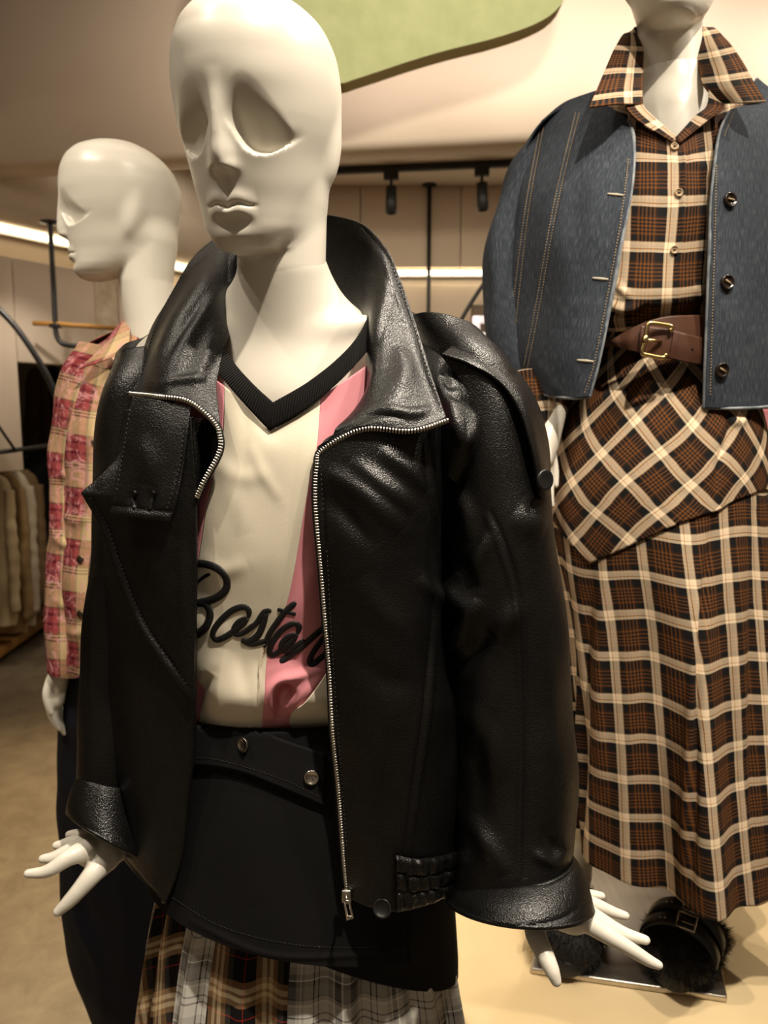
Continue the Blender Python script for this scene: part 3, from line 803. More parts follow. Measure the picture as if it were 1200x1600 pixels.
body_mesh('hand', chain([(182, 1318, .845), (160, 1332, .825)], .012, [.0205, .0185]) + chain([(160, 1332, .825), (132, 1328, .815)], .012, [.0185, .0150])
  + chain([(134, 1328, .805), (107, 1340, .790), (84, 1356, .782), (67, 1363, .780), (44, 1365, .779)], .004, [.0120, .0092, .0076, .0064, .0048])
  + chain([(130, 1322, .822), (105, 1331, .815), (84, 1340, .812), (67, 1342, .812)], .004, [.0108, .0082, .0068, .0050])
  + chain([(132, 1316, .836), (112, 1316, .836), (98, 1320, .836), (88, 1321, .836)], .004, [.0100, .0074, .0062, .0048])
  + chain([(140, 1310, .85), (122, 1304, .855), (108, 1304, .858)], .004, [.0090, .0064, .0046])
  + chain([(164, 1342, .815), (146, 1364, .795), (126, 1388, .785), (108, 1408, .780), (91, 1424, .777)], .006, [.0150, .0112, .0092, .0078, .0056]), .0016, m1)

# ---- v-neck tee
M_CREAM = cloth('cream_jersey', srgb(234, 224, 200), srgb(240, 231, 210), .9, 1500, 9, .3)
M_PINK = cloth('pink_jersey', srgb(222, 142, 152), srgb(231, 154, 163), .9, 1500, 9, .3)
M_RIB = Mat('black_rib', .85, 0, .2)
sp = M_RIB.n.new('ShaderNodeSeparateXYZ'); M_RIB.link(M_RIB.coord('UV'), sp.inputs[0])
wv = M_RIB.math('SINE', M_RIB.math('MULTIPLY', sp.outputs[1], 2*math.pi/.0031))
M_RIB.base(M_RIB.ramp(M_RIB.math('MULTIPLY_ADD', wv, .5, .5), [(.1, srgb(16, 15, 15)), (.9, srgb(44, 42, 41))])); M_RIB.bump(wv, .8, .002); M_RIB = M_RIB.m
tee = thing('tee', 'cream v-neck tee with pink sides, black rib collar and script lettering, under the leather jacket', 'tee', tuple(P(430, 1120, .80)))
TEE = Net([[(285,560,.835),(352,604,.785),(388,640,.772),(422,672,.762),(462,645,.762),(501,620,.768),(545,590,.778),(610,545,.835)],
           [(265,690,.835),(347,695,.775),(388,702,.76),(425,708,.752),(460,706,.75),(494,703,.752),(540,695,.768),(630,680,.83)],
           [(262,780,.835),(325,782,.772),(375,785,.755),(425,788,.748),(452,786,.746),(478,782,.748),(535,778,.763),(635,765,.83)],
           [(262,860,.835),(312,862,.775),(370,866,.755),(420,868,.748),(445,865,.747),(465,860,.75),(525,856,.765),(635,845,.83)],
           [(262,940,.835),(302,942,.785),(365,946,.762),(415,948,.755),(432,946,.754),(448,942,.755),(515,938,.766),(635,925,.83)],
           [(262,1020,.835),(300,1022,.79),(355,1025,.768),(395,1027,.762),(408,1025,.761),(419,1022,.762),(500,1018,.768),(635,1005,.83)],
           [(262,1085,.835),(316,1085,.79),(352,1092,.764),(390,1097,.758),(402,1096,.759),(413,1090,.76),(495,1080,.768),(635,1070,.83)],
           [(262,1120,.835),(312,1118,.800),(348,1122,.782),(385,1128,.778),(398,1128,.778),(410,1126,.778),(490,1116,.785),(635,1105,.83)],
           [(262,1160,.85),(315,1160,.83),(350,1165,.82),(385,1170,.815),(400,1170,.815),(412,1166,.815),(490,1150,.82),(635,1135,.85)]])
TG = TEE.grid(211, 240)
TG = emboss(TG, [([(335,715),(375,745),(420,740)], .0016, 14), ([(312,866),(345,892),(390,880)], .0018, 13), ([(390,690),(412,740),(440,785)], .0014, 10),
   ([(392,975),(376,1030),(386,1095)], -.002, 12), ([(350,1010),(332,1065),(340,1120)], .0045, 18),
   ([(336,1050),(312,1085),(302,1120)], -.006, 10),
   ([(434,1118),(432,1090),(441,1073),(456,1080),(448,1096)], -.010, 5), ([(422,1118),(423,1082),(440,1062),(466,1056),(505,1040)], .007, 8),
   ([(462,1055),(490,1036),(520,1012)], -.004, 11), ([(448,1118),(470,1086),(506,1054)], .006, 11), ([(410,1035),(440,1028),(475,1036)], -.003, 13),
   ([(325,690),(360,760),(385,840)], .0014, 18), ([(484,880),(470,940),(445,1000)], .0018, 15), ([(300,960),(330,985),(370,985)], .0016, 16)])
TG = wobble(TG, .0009, .16, 4)
def sub(G, c0, c1): return G[:, c0:c1]
UVt = grid_uv(TG); n7 = 30
lab(sheet('side_panel', TG[:, :n7+1], M_PINK, tee, UVt[:, :n7+1], .0012), 'pink side panel')
lab(sheet('front_panel', TG[:, n7:5*n7+1], M_CREAM, tee, UVt[:, n7:5*n7+1], .0012), 'cream front panel')
lab(sheet('side_panel', TG[:, 5*n7:], M_PINK, tee, UVt[:, 5*n7:], .0012), 'pink side panel')
HM = Net([[(514,1046,.765),(530,1052,.77)], [(492,1078,.757),(532,1080,.765)], [(474,1100,.757),(534,1102,.765)], [(455,1116,.770),(536,1118,.776)], [(450,1150,.81),(536,1150,.81)]])
sheet('tucked_hem', HM.grid(24, 40), M_CREAM, tee, None, .0012)
bk = Loft([(335,560,585,545,.88,.085), (262,700,630,690,.88,.09), (262,900,632,900,.88,.09), (262,1160,632,1140,.87,.085)])
G, uv, A, V = bk.grid(60, 50, -.05, math.pi + .05); sheet('back_panel', G, M_CREAM, tee, uv, .0012)
for rows in ([[(352,490,.86),(336,515,.855)], [(347,522,.83),(333,550,.825)], [(362,560,.803),(338,577,.80)], [(394,598,.776),(376,624,.774)], [(427,629,.762),(422,673,.760)]],
             [[(427,629,.762),(422,673,.760)], [(477,600,.764),(470,646,.760)], [(526,562,.776),(520,606,.769)], [(560,525,.80),(560,565,.79)], [(584,478,.845),(592,525,.83)]]):
    N_ = Net(rows); G = N_.grid(7, 120)
    G = G - np.array([0, .0022, 0]); G[:, 2:5] -= np.array([0, .0008, 0])
    sheet('neckband', G, M_RIB, tee, None, .0024)
tee_tree = bvh([o for o in tee.children if o.name.startswith('front_panel')][0], [o for o in tee.children if o.name.startswith(('side_panel', 'tucked'))])
# seams of the panels
def stitches(name, paths, tree, mat, parent, step=.0045, dash=.0026, r=.0005, lift=.0006):
    items = []
    for pth in paths:
        q = polyline(pth, 160); w = [cast(tree, x, y, lift)[0] for x, y in q]; w = [a for a in w if a is not None]
        if len(w) < 4: continue
        w = np.array(w); s = np.concatenate([[0], np.cumsum(np.linalg.norm(np.diff(w, axis=0), axis=1))])
        for a in np.arange(0, s[-1] - dash, step):
            e = [[np.interp(t, s, w[:, k]) for k in range(3)] for t in (a, a + dash)]
            items.append(tube_mesh(e, r, 5))
    if not items: return None
    V, Fc = merge(items); return stuff(from_arrays(name, V, Fc, mat, parent))
# lettering: satin stitched script, raised on the jersey
M_SATIN = Mat('black_satin_thread', .5, 0, .4)
_n = M_SATIN.noise(M_SATIN.mapping(M_SATIN.coord('Object'), (1, 1, 1.6), (0, .7, 0)), 900, 2)
M_SATIN.base(M_SATIN.ramp(_n, [(.3, (.006, .006, .007, 1)), (.7, (.016, .016, .017, 1))])); M_SATIN.bump(_n, .6, .0006); M_SATIN = M_SATIN.m
LET = [('B', [([(60,150),(110,139),(200,146),(285,180),(338,240),(345,310),(300,368),(225,405),(120,425)], 5.2), ([(100,310),(150,262),(190,232),(226,214)], 2.2),
              ([(120,425),(185,428),(225,490),(210,570),(160,632),(60,690)], 5.6), ([(70,170),(40,400),(10,680)], 5)]),
       ('o', [([(500,528),(505,478),(465,452),(385,478),(300,552),(245,635),(262,690),(335,668),(430,600),(498,535)], 4.3), ([(498,530),(430,560),(392,620),(415,652),(470,636),(545,575)], 3.6)]),
       ('s', [([(470,640),(555,572),(612,492),(665,476)], 3.6), ([(625,490),(608,570),(570,655),(505,700),(448,690)], 4.4), ([(448,692),(520,722),(600,704),(640,690)], 3.6)]),
       ('t', [([(842,418),(762,490),(695,578),(645,660),(615,745)], 4.0), ([(708,468),(775,490),(842,505)], 2.8)]),
       ('o', [([(852,645),(866,592),(822,572),(742,618),(682,690),(650,772),(672,800),(742,760),(820,690),(852,645)], 4.0), ([(850,648),(780,672),(738,728),(760,776),(830,740),(905,690)], 3.8)]),
       ('n', [([(728,850),(850,768),(960,672),(1060,585)], 4.4), ([(1070,640),(985,748),(942,828),(960,868),(1050,790),(1090,740)], 4.4)])]
for ch, strokes in LET:
    items = []
    for pts, r in strokes:
        q = polyline([(280 + x/4.615, 850 + y/4.615) for x, y in pts], 44)
        w = []; nn = []
        for x, y in q:
            a, n = cast(tee_tree, x, y, .0006)
            if a is not None: w.append(a); nn.append(n)
        if len(w) < 4: continue
        w = np.array(w); nn = np.array(nn); w[1:-1] = (w[:-2] + w[1:-1]*2 + w[2:]) / 4
        rad = r * .00082 * np.minimum(1, np.minimum(np.arange(len(w)) + 2.5, len(w) + 1.5 - np.arange(len(w))) / 5)
        V, Fc = tube_mesh(w, rad, 10)
        cc = np.repeat(w, 10, 0); nr = np.repeat(nn, 10, 0); V = V - nr * (((V - cc) * nr).sum(1) * .62)[:, None]
        items.append((V, Fc))
    if items:
        V, Fc = merge(items); from_arrays('letter', V, Fc, M_SATIN, tee)

# ---- black wrap overskirt and patchwork skirt
M_BLACKC = cloth('black_twill', srgb(13, 13, 15), srgb(19, 18, 20), .9, 1300, 12, .35)
sk = thing('wrap_skirt', 'short black wrap skirt with two metal buttons, over the patchwork plaid skirt', 'skirt', tuple(P(470, 1500, .87)))
UND = Loft([(268,1098,680,1082,.866,.088), (262,1170,690,1160,.866,.096), (252,1260,702,1270,.868,.103), (245,1320,710,1390,.87,.108), (240,1292,714,1482,.87,.094), (240,1300,714,1520,.87,.090)])
G, uv, A, V = UND.grid(160, 90); sheet('underlayer', wobble(G, .0015, .2, 8, True), M_BLACKC, sk, uv, .0018, True)
OVR = Loft([(264,1100,686,1086,.864,.091), (258,1170,694,1160,.864,.099), (248,1250,706,1250,.866,.107), (240,1320,716,1336,.868,.113), (236,1352,722,1410,.868,.1155), (235,1360,724,1436,.868,.1165)])
aR = -math.acos((638 - 480) / 244.0)
G, uv, A, V = OVR.grid(180, 110, aR, -math.pi - .5)
G = emboss(G, [([(300,1440),(420,1490),(560,1492),(640,1478)], .0012, 5), ([(520,1250),(508,1330),(520,1420)], .0015, 25), ([(400,1240),(380,1330),(400,1420)], .0015, 30)])
ov = sheet('front_flap', wobble(G, .0012, .2, 9), M_BLACKC, sk, uv, .002)
ovt = bvh(ov, [o for o in sk.children if o.name.startswith('underlayer')])
def drape(rows, tree, nu, nv, lift):
    """sheet laid on an existing surface through a small grid of pixels"""
    K = np.array(rows, float); v = np.linspace(0, K.shape[0]-1, nv); u = np.linspace(0, K.shape[1]-1, nu)
    Q = cr(np.swapaxes(cr(K, v), 0, 1), u); Q = np.swapaxes(Q, 0, 1); out = np.zeros((nv, nu, 3)); last = None
    for j in range(nv):
        for i in range(nu):
            a, n = cast(tree, Q[j, i, 0], Q[j, i, 1], lift)
            if a is None: a = P(Q[j, i, 0], Q[j, i, 1], last[1] if last is not None else .8)
            out[j, i] = a; last = a
    return out
wb = sheet('waistband', drape([[(296,1126),(345,1124),(390,1131),(445,1155),(508,1176)], [(292,1160),(340,1160),(388,1168),(445,1190),(507,1216)], [(290,1192),(340,1196),(385,1206),(445,1230),(506,1256)]], ovt, 60, 20, .004), M_BLACKC, sk, None, .004)
wbt = bvh(wb)
M_SILV = metal('silver_metal', (.66, .62, .55, 1), .22)
M_THREAD = plastic('dark_thread', srgb(40, 39, 40), .8)
def button(name, px, py, tree, r, mat, parent, lift=.002, rim=True, holes=None, tilt=None, thick=.003):
    a, n = cast(tree, px, py, lift)
    if tilt is not None: n = n + np.asarray(tilt); n /= np.linalg.norm(n)
    prof = [(r*.25, -.001), (r*.95, -.001), (r, .001), (r, thick*.7), (r*.92, thick), (r*.80, thick*.95), (r*.74, thick*.62), (0.0001, thick*.62)] if rim else [(r*.3, -.001), (r*.9, 0), (r, thick*.5), (r*.8, thick*.95), (r*.4, thick*1.15), (.0001, thick*1.2)]
    V, Fc = lathe_mesh(prof, a, n, 28); o = from_arrays(name, V, Fc, mat, parent)
    return o, a, n
b1, a, n = button('button', 487, 1213, wbt, .0078, M_SILV, sk)
e1 = np.cross(n, [0, 0, 1]); e1 /= np.linalg.norm(e1); e2 = np.cross(n, e1)
for k in (.3, 2.2):
    V, Fc = box_mesh(a + n*.0022 + (e1*math.cos(k) + e2*math.sin(k))*.0018, (.0036, .0007, .0007), np.stack([e1*math.cos(k)+e2*math.sin(k), n, np.cross(e1*math.cos(k)+e2*math.sin(k), n)], 1)); from_arrays('button_mark', V, Fc, M_THREAD, b1, smooth_shade=False)
M_DARKBTN = plastic('black_button', (.010, .010, .010, 1), .38)
b2, a, n = button('button', 382, 1162, wbt, .0076, M_DARKBTN, sk, tilt=(-.5, 0, 0))
V, Fc = lathe_mesh([(.0074, .0022), (.0079, .0026), (.0074, .0032), (.0068, .0028)], a, n, 28); lab(from_arrays('button_ring', V, Fc, M_SILV, b2), 'thin silver ring')
V, Fc = box_mesh(a + n*.0022, (.0045, .0008, .0008), np.stack([np.cross(n, [0, 0, 1]), n, [0, 0, 1]], 1)); from_arrays('button_mark', V, Fc, M_SILV, b2, smooth_shade=False)
stitches('stitching', [[(296,1184),(345,1187),(440,1216),(503,1246)]], wbt, M_THREAD, sk, .004, .0024, .00035, .0022)
stitches('stitching', [[(270,1402),(350,1448),(470,1476),(636,1480)], [(630,1436),(630,1505)]], ovt, M_THREAD, sk, .004, .0024, .00035, .0012)

BK_, TN_, CRM = srgb(18, 16, 16), srgb(156, 122, 86), srgb(232, 208, 168)
RED_ = srgb(170, 40, 36); GRB = srgb(72, 68, 62)
PL_BROWN = plaid('brown_tartan', .064, [(0, BK_), (.17, RED_), (.185, BK_), (.36, TN_), (.46, CRM), (.54, TN_), (.60, CRM), (.68, TN_), (.78, GRB), (.90, BK_)],
                 [(0, BK_), (.17, RED_), (.19, BK_), (.36, TN_), (.46, CRM), (.54, TN_), (.60, CRM), (.68, TN_), (.78, BK_)])
GY, LG, DG, WH = srgb(172, 168, 160), srgb(208, 204, 194), srgb(104, 102, 100), srgb(236, 233, 224)
PL_GREY = plaid('grey_tartan', .074, [(0, LG), (.14, BK_), (.158, LG), (.22, BK_), (.238, LG), (.40, GY), (.48, WH), (.505, DG), (.60, WH), (.63, GY), (.74, DG), (.86, GY), (.93, WH), (.95, GY)],
                [(0, LG), (.16, BK_), (.185, LG), (.26, BK_), (.285, LG), (.42, WH), (.46, GY), (.52, BK_), (.545, DG), (.70, BK_), (.78, WH), (.80, DG), (.88, GY)])
PL_DARK = plaid('dark_grey_tartan', .072, [(0, BK_), (.2, WH), (.225, BK_), (.34, DG), (.50, GY), (.55, DG), (.75, BK_), (.9, WH), (.92, BK_)],
                [(0, BK_), (.24, WH), (.27, BK_), (.38, DG), (.52, BK_), (.60, WH), (.625, DG), (.8, BK_)])
ps = thing('patchwork_skirt', 'long gathered skirt pieced from brown and grey plaids, below the black wrap skirt', 'skirt', tuple(P(470, 1700, .88)[:2]) + (.45,))
PSK = Loft([(262,1320,690,1360,.875,.080), (250,1390,698,1425,.875,.084), (238,1450,704,1485,.875,.094), (227,1530,716,1560,.875,.112), (218,1620,727,1630,.875,.132), (206,1800,740,1800,.875,.15), (190,2050,760,2050,.875,.175)])
xa = lambda x: -math.acos(max(-.999, min(.999, (x - 472) / 246.0)))
cuts = [0.35, xa(640), xa(465), xa(343), xa(291), -math.pi + .25, -math.pi - .9, -math.pi*2 + .35]
mats = [PL_GREY, PL_GREY, PL_BROWN, PL_GREY, PL_BROWN, PL_GREY, PL_BROWN]
for i in range(len(cuts) - 1):
    a0, a1 = cuts[i], cuts[i+1]; nu = max(24, int(abs(a1 - a0) * 90))
    G, uv, A, V = PSK.grid(nu, 130, a0, a1)
    h = (np.sin(A*19 + .6*np.sin(A*5)) * .6 + np.sin(A*31 + 2 + V) * .35) * (.004 + .010*V)
    edge = np.minimum(1, np.minimum(abs(A - a0), abs(A - a1)) / .06)
    h = h * (.35 + .65*edge)
    G = G + h[..., None] * np.stack([np.cos(A), np.sin(A), 0*A], -1)
    dz = .0015*np.sin(A*19 + 1.0 + .6*np.sin(A*5))
    uv = uv * np.array([1.25, 1.0]); uv[..., 1] += dz
    if i in (2, 4):
        uv = np.stack([uv[..., 0] + uv[..., 1]*(.25 if i == 4 else .05), uv[..., 1] + uv[..., 0]*(-.38 if i == 4 else -.05)], -1)
    sheet('skirt_panel', G, mats[i], ps, uv, .0012)

# ---- leather jacket
M_LEA = leather(); M_LEA2 = leather('black_leather_soft', .36, 1.15)
jk = thing('leather_jacket', 'glossy black leather zip jacket worn open, with tall collar and turned-up cuffs', 'jacket', tuple(P(480, 1400, .85)))
M_ZIP = metal('zip_metal', (.72, .68, .60, 1), .28); M_TAPE = cloth('zip_tape', (.008, .008, .008, 1), (.012, .012, .012, 1))
RP = Net([[(497,698,0.745),(540,670,0.737),(590,664,.738),(640,664,.752),(690,655,.777),(748,640,.815)],
          [(489,770,0.738),(535,765,0.727),(585,760,.725),(640,755,.738),(690,745,.770),(728,738,.82)],
          [(497,870,0.736),(540,868,0.723),(590,865,.722),(640,862,.738),(676,860,.770),(698,858,.825)],
          [(506,985,0.740),(550,985,0.727),(600,985,.725),(645,985,.740),(680,985,.770),(702,983,.825)],
          [(516,1105,0.744),(560,1108,0.730),(610,1110,.727),(660,1108,.742),(698,1105,.770),(722,1098,.825)],
          [(525,1225,0.747),(570,1230,0.733),(620,1234,.730),(668,1232,.744),(705,1228,.772),(728,1218,.825)],
          [(533,1330,0.748),(575,1340,0.735),(620,1345,.732),(668,1343,.746),(705,1338,.774),(726,1325,.825)],
          [(540,1400,0.750),(575,1416,0.738),(618,1422,.735),(662,1412,.752),(698,1398,.78),(720,1380,.83)]])
G = RP.grid(150, 320)
G = emboss(G, [([(505,735),(560,765),(630,830)], .006, 16), ([(545,715),(600,760),(650,800)], .005, 13), ([(590,700),(640,740),(668,770)], .005, 12), ([(500,770),(545,810),(590,860)], -.004, 14),
   ([(660,676),(670,780),(676,860),(667,1058),(629,1340)], -.0018, 3), ([(668,676),(678,780),(684,860),(675,1058),(637,1340)], .0016, 4),
   ([(560,900),(600,960),(640,990)], .004, 22), ([(540,1010),(600,1060),(650,1070)], -.003, 20), ([(560,1110),(575,1190),(565,1280)], .0035, 22), ([(620,1130),(610,1220),(600,1310)], -.003, 20),
   ([(510,905),(522,1100),(540,1330)], -.0013, 3), ([(503,760),(508,860)], -.0013, 3), ([(690,880),(700,1000),(712,1100)], -.004, 9), ([(650,900),(690,940),(700,960)], .005, 12)])
G = wobble(G, .0015, .09, 21)
rp = sheet('front_panel', G, M_LEA, jk, None, .0022); RPG = G
# left front: rolls outwards over itself
LP = Net([[(196,640,.84),(228,640,.805),(260,640,.787),(285,645,.772),(302,652,.768),(322,655,.778),(344,664,.757)],
          [(180,725,.84),(213,725,.80),(250,722,.778),(285,720,.766),(304,718,.768),(324,714,.786),(347,706,.752)],
          [(168,790,.84),(208,790,.795),(250,788,.773),(285,785,.762),(305,783,.766),(310,783,.782),(311,783,.757)],
          [(160,880,.845),(200,882,.80),(245,884,.775),(285,885,.763),(305,885,.768),(304,885,.785),(298,885,.795)],
          [(158,1000,.85),(200,1003,.802),(245,1006,.778),(285,1007,.766),(304,1008,.770),(303,1008,.785),(296,1008,.80)],
          [(160,1100,.85),(200,1104,.805),(245,1108,.781),(282,1110,.769),(303,1110,.773),(301,1110,.785),(294,1110,.80)],
          [(165,1200,.85),(200,1206,.81),(240,1212,.785),(275,1215,.773),(297,1216,.776),(295,1216,.785),(288,1216,.80)],
          [(180,1290,.85),(205,1305,.813),(235,1318,.79),(263,1325,.778),(284,1328,.780),(282,1328,.79),(276,1328,.80)],
          [(190,1340,.85),(207,1358,.815),(226,1377,.795),(243,1394,.784),(257,1411,.785),(256,1411,.792),(254,1411,.80)]])
G = LP.grid(150, 280)
G = emboss(G, [([(235,1130),(215,1210),(225,1290)], .003, 20), ([(180,1000),(172,1120),(178,1240)], .003, 12), ([(270,1180),(262,1260),(258,1340)], -.002, 14), ([(188,1332),(252,1400)], -.0014, 3)])
G = wobble(G, .0014, .1, 22); LPG = G
lp = sheet('front_panel', G, M_LEA2, jk, None, .0022)
_r2 = [(128,770,.800),(190,775,.787),(250,775,.761),(307,775,.757)]
FA = Net([[(205,650,.815),(235,650,.789),(265,650,.772),(300,652,.766)], [(189,712,.808),(225,715,.785),(262,715,.765),(304,715,.760)], _r2])
FB = Net([_r2, [(160,822,.806),(205,825,.785),(255,828,.762),(307,830,.755)], [(183,885,.802),(222,890,.780),(265,893,.761),(307,893,.754)], [(207,950,.791),(240,953,.773),(272,957,.760),(306,960,.756)],
          [(243,1012,.775),(264,1020,.767),(286,1026,.760),(305,1030,.758)], [(300,1090,.760),(302,1091,.760),(304,1092,.760),(306,1093,.761)]])
G = np.concatenate([FA.grid(90, 56), FB.grid(90, 136)[1:]])
st_edge = [(142,777),(168,820),(191,885),(215,948),(250,1008),(298,1074)]
G = emboss(G, [(st_edge, -.0014, 3), ([(137,784),(162,822),(185,886),(209,950),(244,1011),(294,1078)], .0022, 3.5), ([(285,840),(288,920),(290,1000)], .0025, 10), ([(210,830),(240,880),(262,940)], .0022, 20), ([(150,765),(185,720)], .002, 6), ([(200,800),(260,830),(290,850)], -.002, 14)])
fl = sheet('lapel_flap', wobble(G, .0012, .08, 23), M_LEA2, jk, None, .0034)
TB = Net([[(208,620,.792),(240,625,.778),(270,630,.770),(298,635,.767)], [(200,660,.785),(232,664,.770),(264,668,.761),(294,672,.758)], [(190,725,.780),(222,730,.764),(254,733,.754),(286,736,.752)],
          [(180,772,.777),(212,777,.760),(244,780,.750),(276,783,.747)], [(174,803,.776),(206,807,.759),(237,811,.750),(266,814,.747)]])
G = TB.grid(70, 110)
G = emboss(G, [([(166,799),(222,804),(276,809)], .0009, 5), ([(166,789),(220,796),(280,801)], -.0009, 4), ([(288,672),(280,736),(262,806)], -.0012, 3), ([(215,680),(235,720),(230,760)], .002, 14), ([(212,768),(208,782),(211,798)], -.0035, 6), ([(241,766),(236,784),(234,798)], -.0035, 6)])
tb = sheet('tab_flap', wobble(G, .0008, .06, 24), M_LEA2, jk, None, .0036)
tbt = bvh(tb)
M_VOID = plastic('buttonhole_void', (.001, .001, .001, 1), .9)
for pth in ([(215,768),(209,780),(212,797)], [(243,767),(238,783),(235,798)]):
    q = np.array([cast(tbt, x, y, .0012)[0] for x, y in polyline(pth, 12)])
    o = tube('buttonhole', q, .0026, M_LEA, tb, 8)
    tube('buttonhole_slit', q - [0, .0012, 0], np.interp(np.arange(12), [0, 6, 11], [.0006, .0022, .0006]), M_VOID, tb, 8)
# collar
CR = Net([[(445,330,.925),(445,365,.93),(445,400,.928),(445,445,.915)], [(508,335,.916),(513,385,.92),(516,430,.917),(520,480,.90)], [(566,350,.885),(568,410,.882),(570,465,.872),(574,520,.852)],
          [(603,388,.855),(596,445,.83),(584,505,.808),(577,570,.80)], [(626,437,.835),(610,490,.808),(592,545,.785),(572,612,.776)], [(648,500,.812),(622,555,.78),(590,605,.76),(550,648,.756)],
          [(668,565,.787),(635,605,.757),(590,640,.742),(527,672,.743)], [(684,615,.767),(642,640,.745),(585,657,.735),(513,686,.744)], [(697,655,.747),(642,671,.734),(568,668,.733),(504,697,.742)]])
G = CR.grid(80, 200)
G = emboss(G, [([(566,356),(600,394),(622,437),(644,500),(664,565),(688,640)], -.0015, 3), ([(560,365),(594,402),(614,445),(636,508),(656,570),(678,634)], .0010, 4), ([(583,430),(580,510),(580,590)], .004, 10),
    ([(600,640),(640,648),(676,640)], .003, 8), ([(560,655),(600,650),(640,655)], -.0025, 6), ([(620,540),(632,580),(620,610)], .0035, 14)])
cr_ = sheet('collar', wobble(G, .0015, .08, 25), M_LEA, jk, None, .003); CRG = G
CL = Net([[(445,330,.925),(445,355,.93),(445,400,.928),(445,445,.915)], [(385,352,.935),(382,378,.93),(378,420,.925),(378,470,.905)], [(330,380,.935),(345,415,.890),(360,450,.882),(367,490,.87)], [(294,416,.915),(318,442,.855),(340,484,.838),(354,530,.825)],
          [(250,487,.900),(278,492,.828),(314,528,.808),(344,570,.800)], [(230,540,.885),(257,545,.812),(299,572,.790),(338,605,.785)], [(216,588,.868),(243,595,.792),(290,606,.775),(341,635,.770)], [(206,613,.845),(246,617,.780),(298,626,.766),(344,664,.757)]])
G = CL.grid(80, 180)
G = emboss(G, [([(336,392),(300,422),(258,486),(236,540),(222,592)], -.003, 7), ([(350,450),(310,500),(280,560),(262,600)], .005, 13), ([(330,450),(290,505),(262,565)], -.004, 9),
    ([(335,520),(318,570),(300,610)], .004, 10), ([(255,600),(285,596),(325,592)], .003, 6)])
cl = sheet('collar', wobble(G, .0015, .08, 26), M_LEA2, jk, None, .003); CLG = G
# shoulders
YR = Net([[(632,484,.90),(668,498,.898),(700,511,.895),(735,521,.888),(760,545,.89)], [(655,530,.85),(685,545,.83),(715,560,.825),(745,578,.83),(790,610,.86)], [(672,580,.805),(700,595,.788),(730,612,.788),(765,645,.805),(815,690,.85)],
          [(688,640,.777),(712,660,.755),(738,692,.760),(768,725,.80),(815,760,.85)], [(690,740,.78),(704,748,.773),(722,762,.782),(750,790,.815),(800,830,.85)]])
G = YR.grid(110, 140)
G = emboss(G, [([(700,613),(724,625),(748,645),(761,668)], -.003, 5), ([(704,630),(714,668),(727,690),(740,668),(742,630)], .0035, 9), ([(700,560),(730,590),(755,630)], .004, 10), ([(760,672),(742,715),(720,762)], -.003, 5), ([(690,580),(700,600),(716,606)], -.003, 6),
   ([(692,525),(697,545),(690,560)], .004, 7)])
sheet('shoulder_yoke', wobble(G, .0015, .08, 27), M_LEA, jk, None, .0022)
YL = Net([[(262,500,.905),(225,528,.915),(200,538,.925),(184,552,.94)], [(240,575,.865),(212,585,.87),(188,592,.885),(172,602,.92)], [(216,620,.842),(200,640,.845),(182,655,.865),(165,668,.91)], [(206,720,.842),(190,726,.848),(175,735,.865),(158,745,.91)]])
G = YL.grid(80, 100); G = emboss(G, [([(214,600),(206,657),(195,720)], .0025, 5), ([(196,560),(186,620),(180,700)], -.002, 5)])
sheet('shoulder_yoke', wobble(G, .0015, .08, 28), M_LEA2, jk, None, .0022)
# back
BKL = Loft([(405,475,500,475,.905,.03), (300,515,600,505,.90,.075), (210,580,745,570,.89,.105), (168,700,735,700,.885,.12), (160,880,706,860,.875,.125), (158,1100,726,1098,.865,.13), (184,1260,730,1260,.865,.13), (222,1345,722,1385,.865,.125)])
G, uv, A, V = BKL.grid(90, 110, -.12, math.pi + .12); sheet('back_panel', wobble(G, .003, .12, 29), M_LEA, jk, uv, .0022)
# sleeves
SR = Loft([(640,502,756,536,.868,.045), (662,560,812,612,.857,.068), (680,680,848,730,.845,.076), (685,820,863,840,.835,.077), (690,960,881,960,.828,.076), (698,1090,891,1090,.82,.073), (712,1210,896,1210,.805,.071), (712,1310,893,1310,.787,.066), (714,1370,884,1352,.775,.062), (712,1400,890,1385,.770,.060)])
G, uv, A, V = SR.grid(220, 330)
G = emboss(G, [([(768,800),(790,850),(812,930),(820,1040),(822,1200),(818,1370)], -.0022, 3.5), ([(760,806),(781,856),(803,935),(811,1045),(813,1200),(809,1370)], .0018, 4),
   ([(690,1015),(715,1005),(735,965),(750,930)], .010, 12), ([(700,1045),(730,1030),(770,985)], -.008, 14), ([(690,900),(715,940),(745,950)], .009, 16), ([(700,870),(730,890),(742,930)], -.006, 12),
   ([(710,760),(730,800),(735,850)], .006, 12), ([(800,800),(830,820),(850,830)], .005, 22), ([(770,830),(745,880),(740,920)], .005, 12), ([(770,1000),(800,960),(820,950)], .006, 18),
   ([(720,1100),(760,1150),(780,1230)], .005, 20), ([(780,1100),(750,1180),(752,1290)], -.004, 16), ([(730,1270),(770,1330),(790,1370)], .006, 14), ([(850,1300),(870,1330),(855,1350)], -.006, 10), ([(830,1330),(860,1345),(885,1330)], .005, 9),
   ([(690,1130),(712,1220),(722,1310)], .004, 8), ([(850,1010),(862,1100),(860,1200)], .003, 18)], True)
sr = sheet('sleeve', wobble(G, .0022, .10, 30, True), M_LEA, jk, uv, .0022, True)
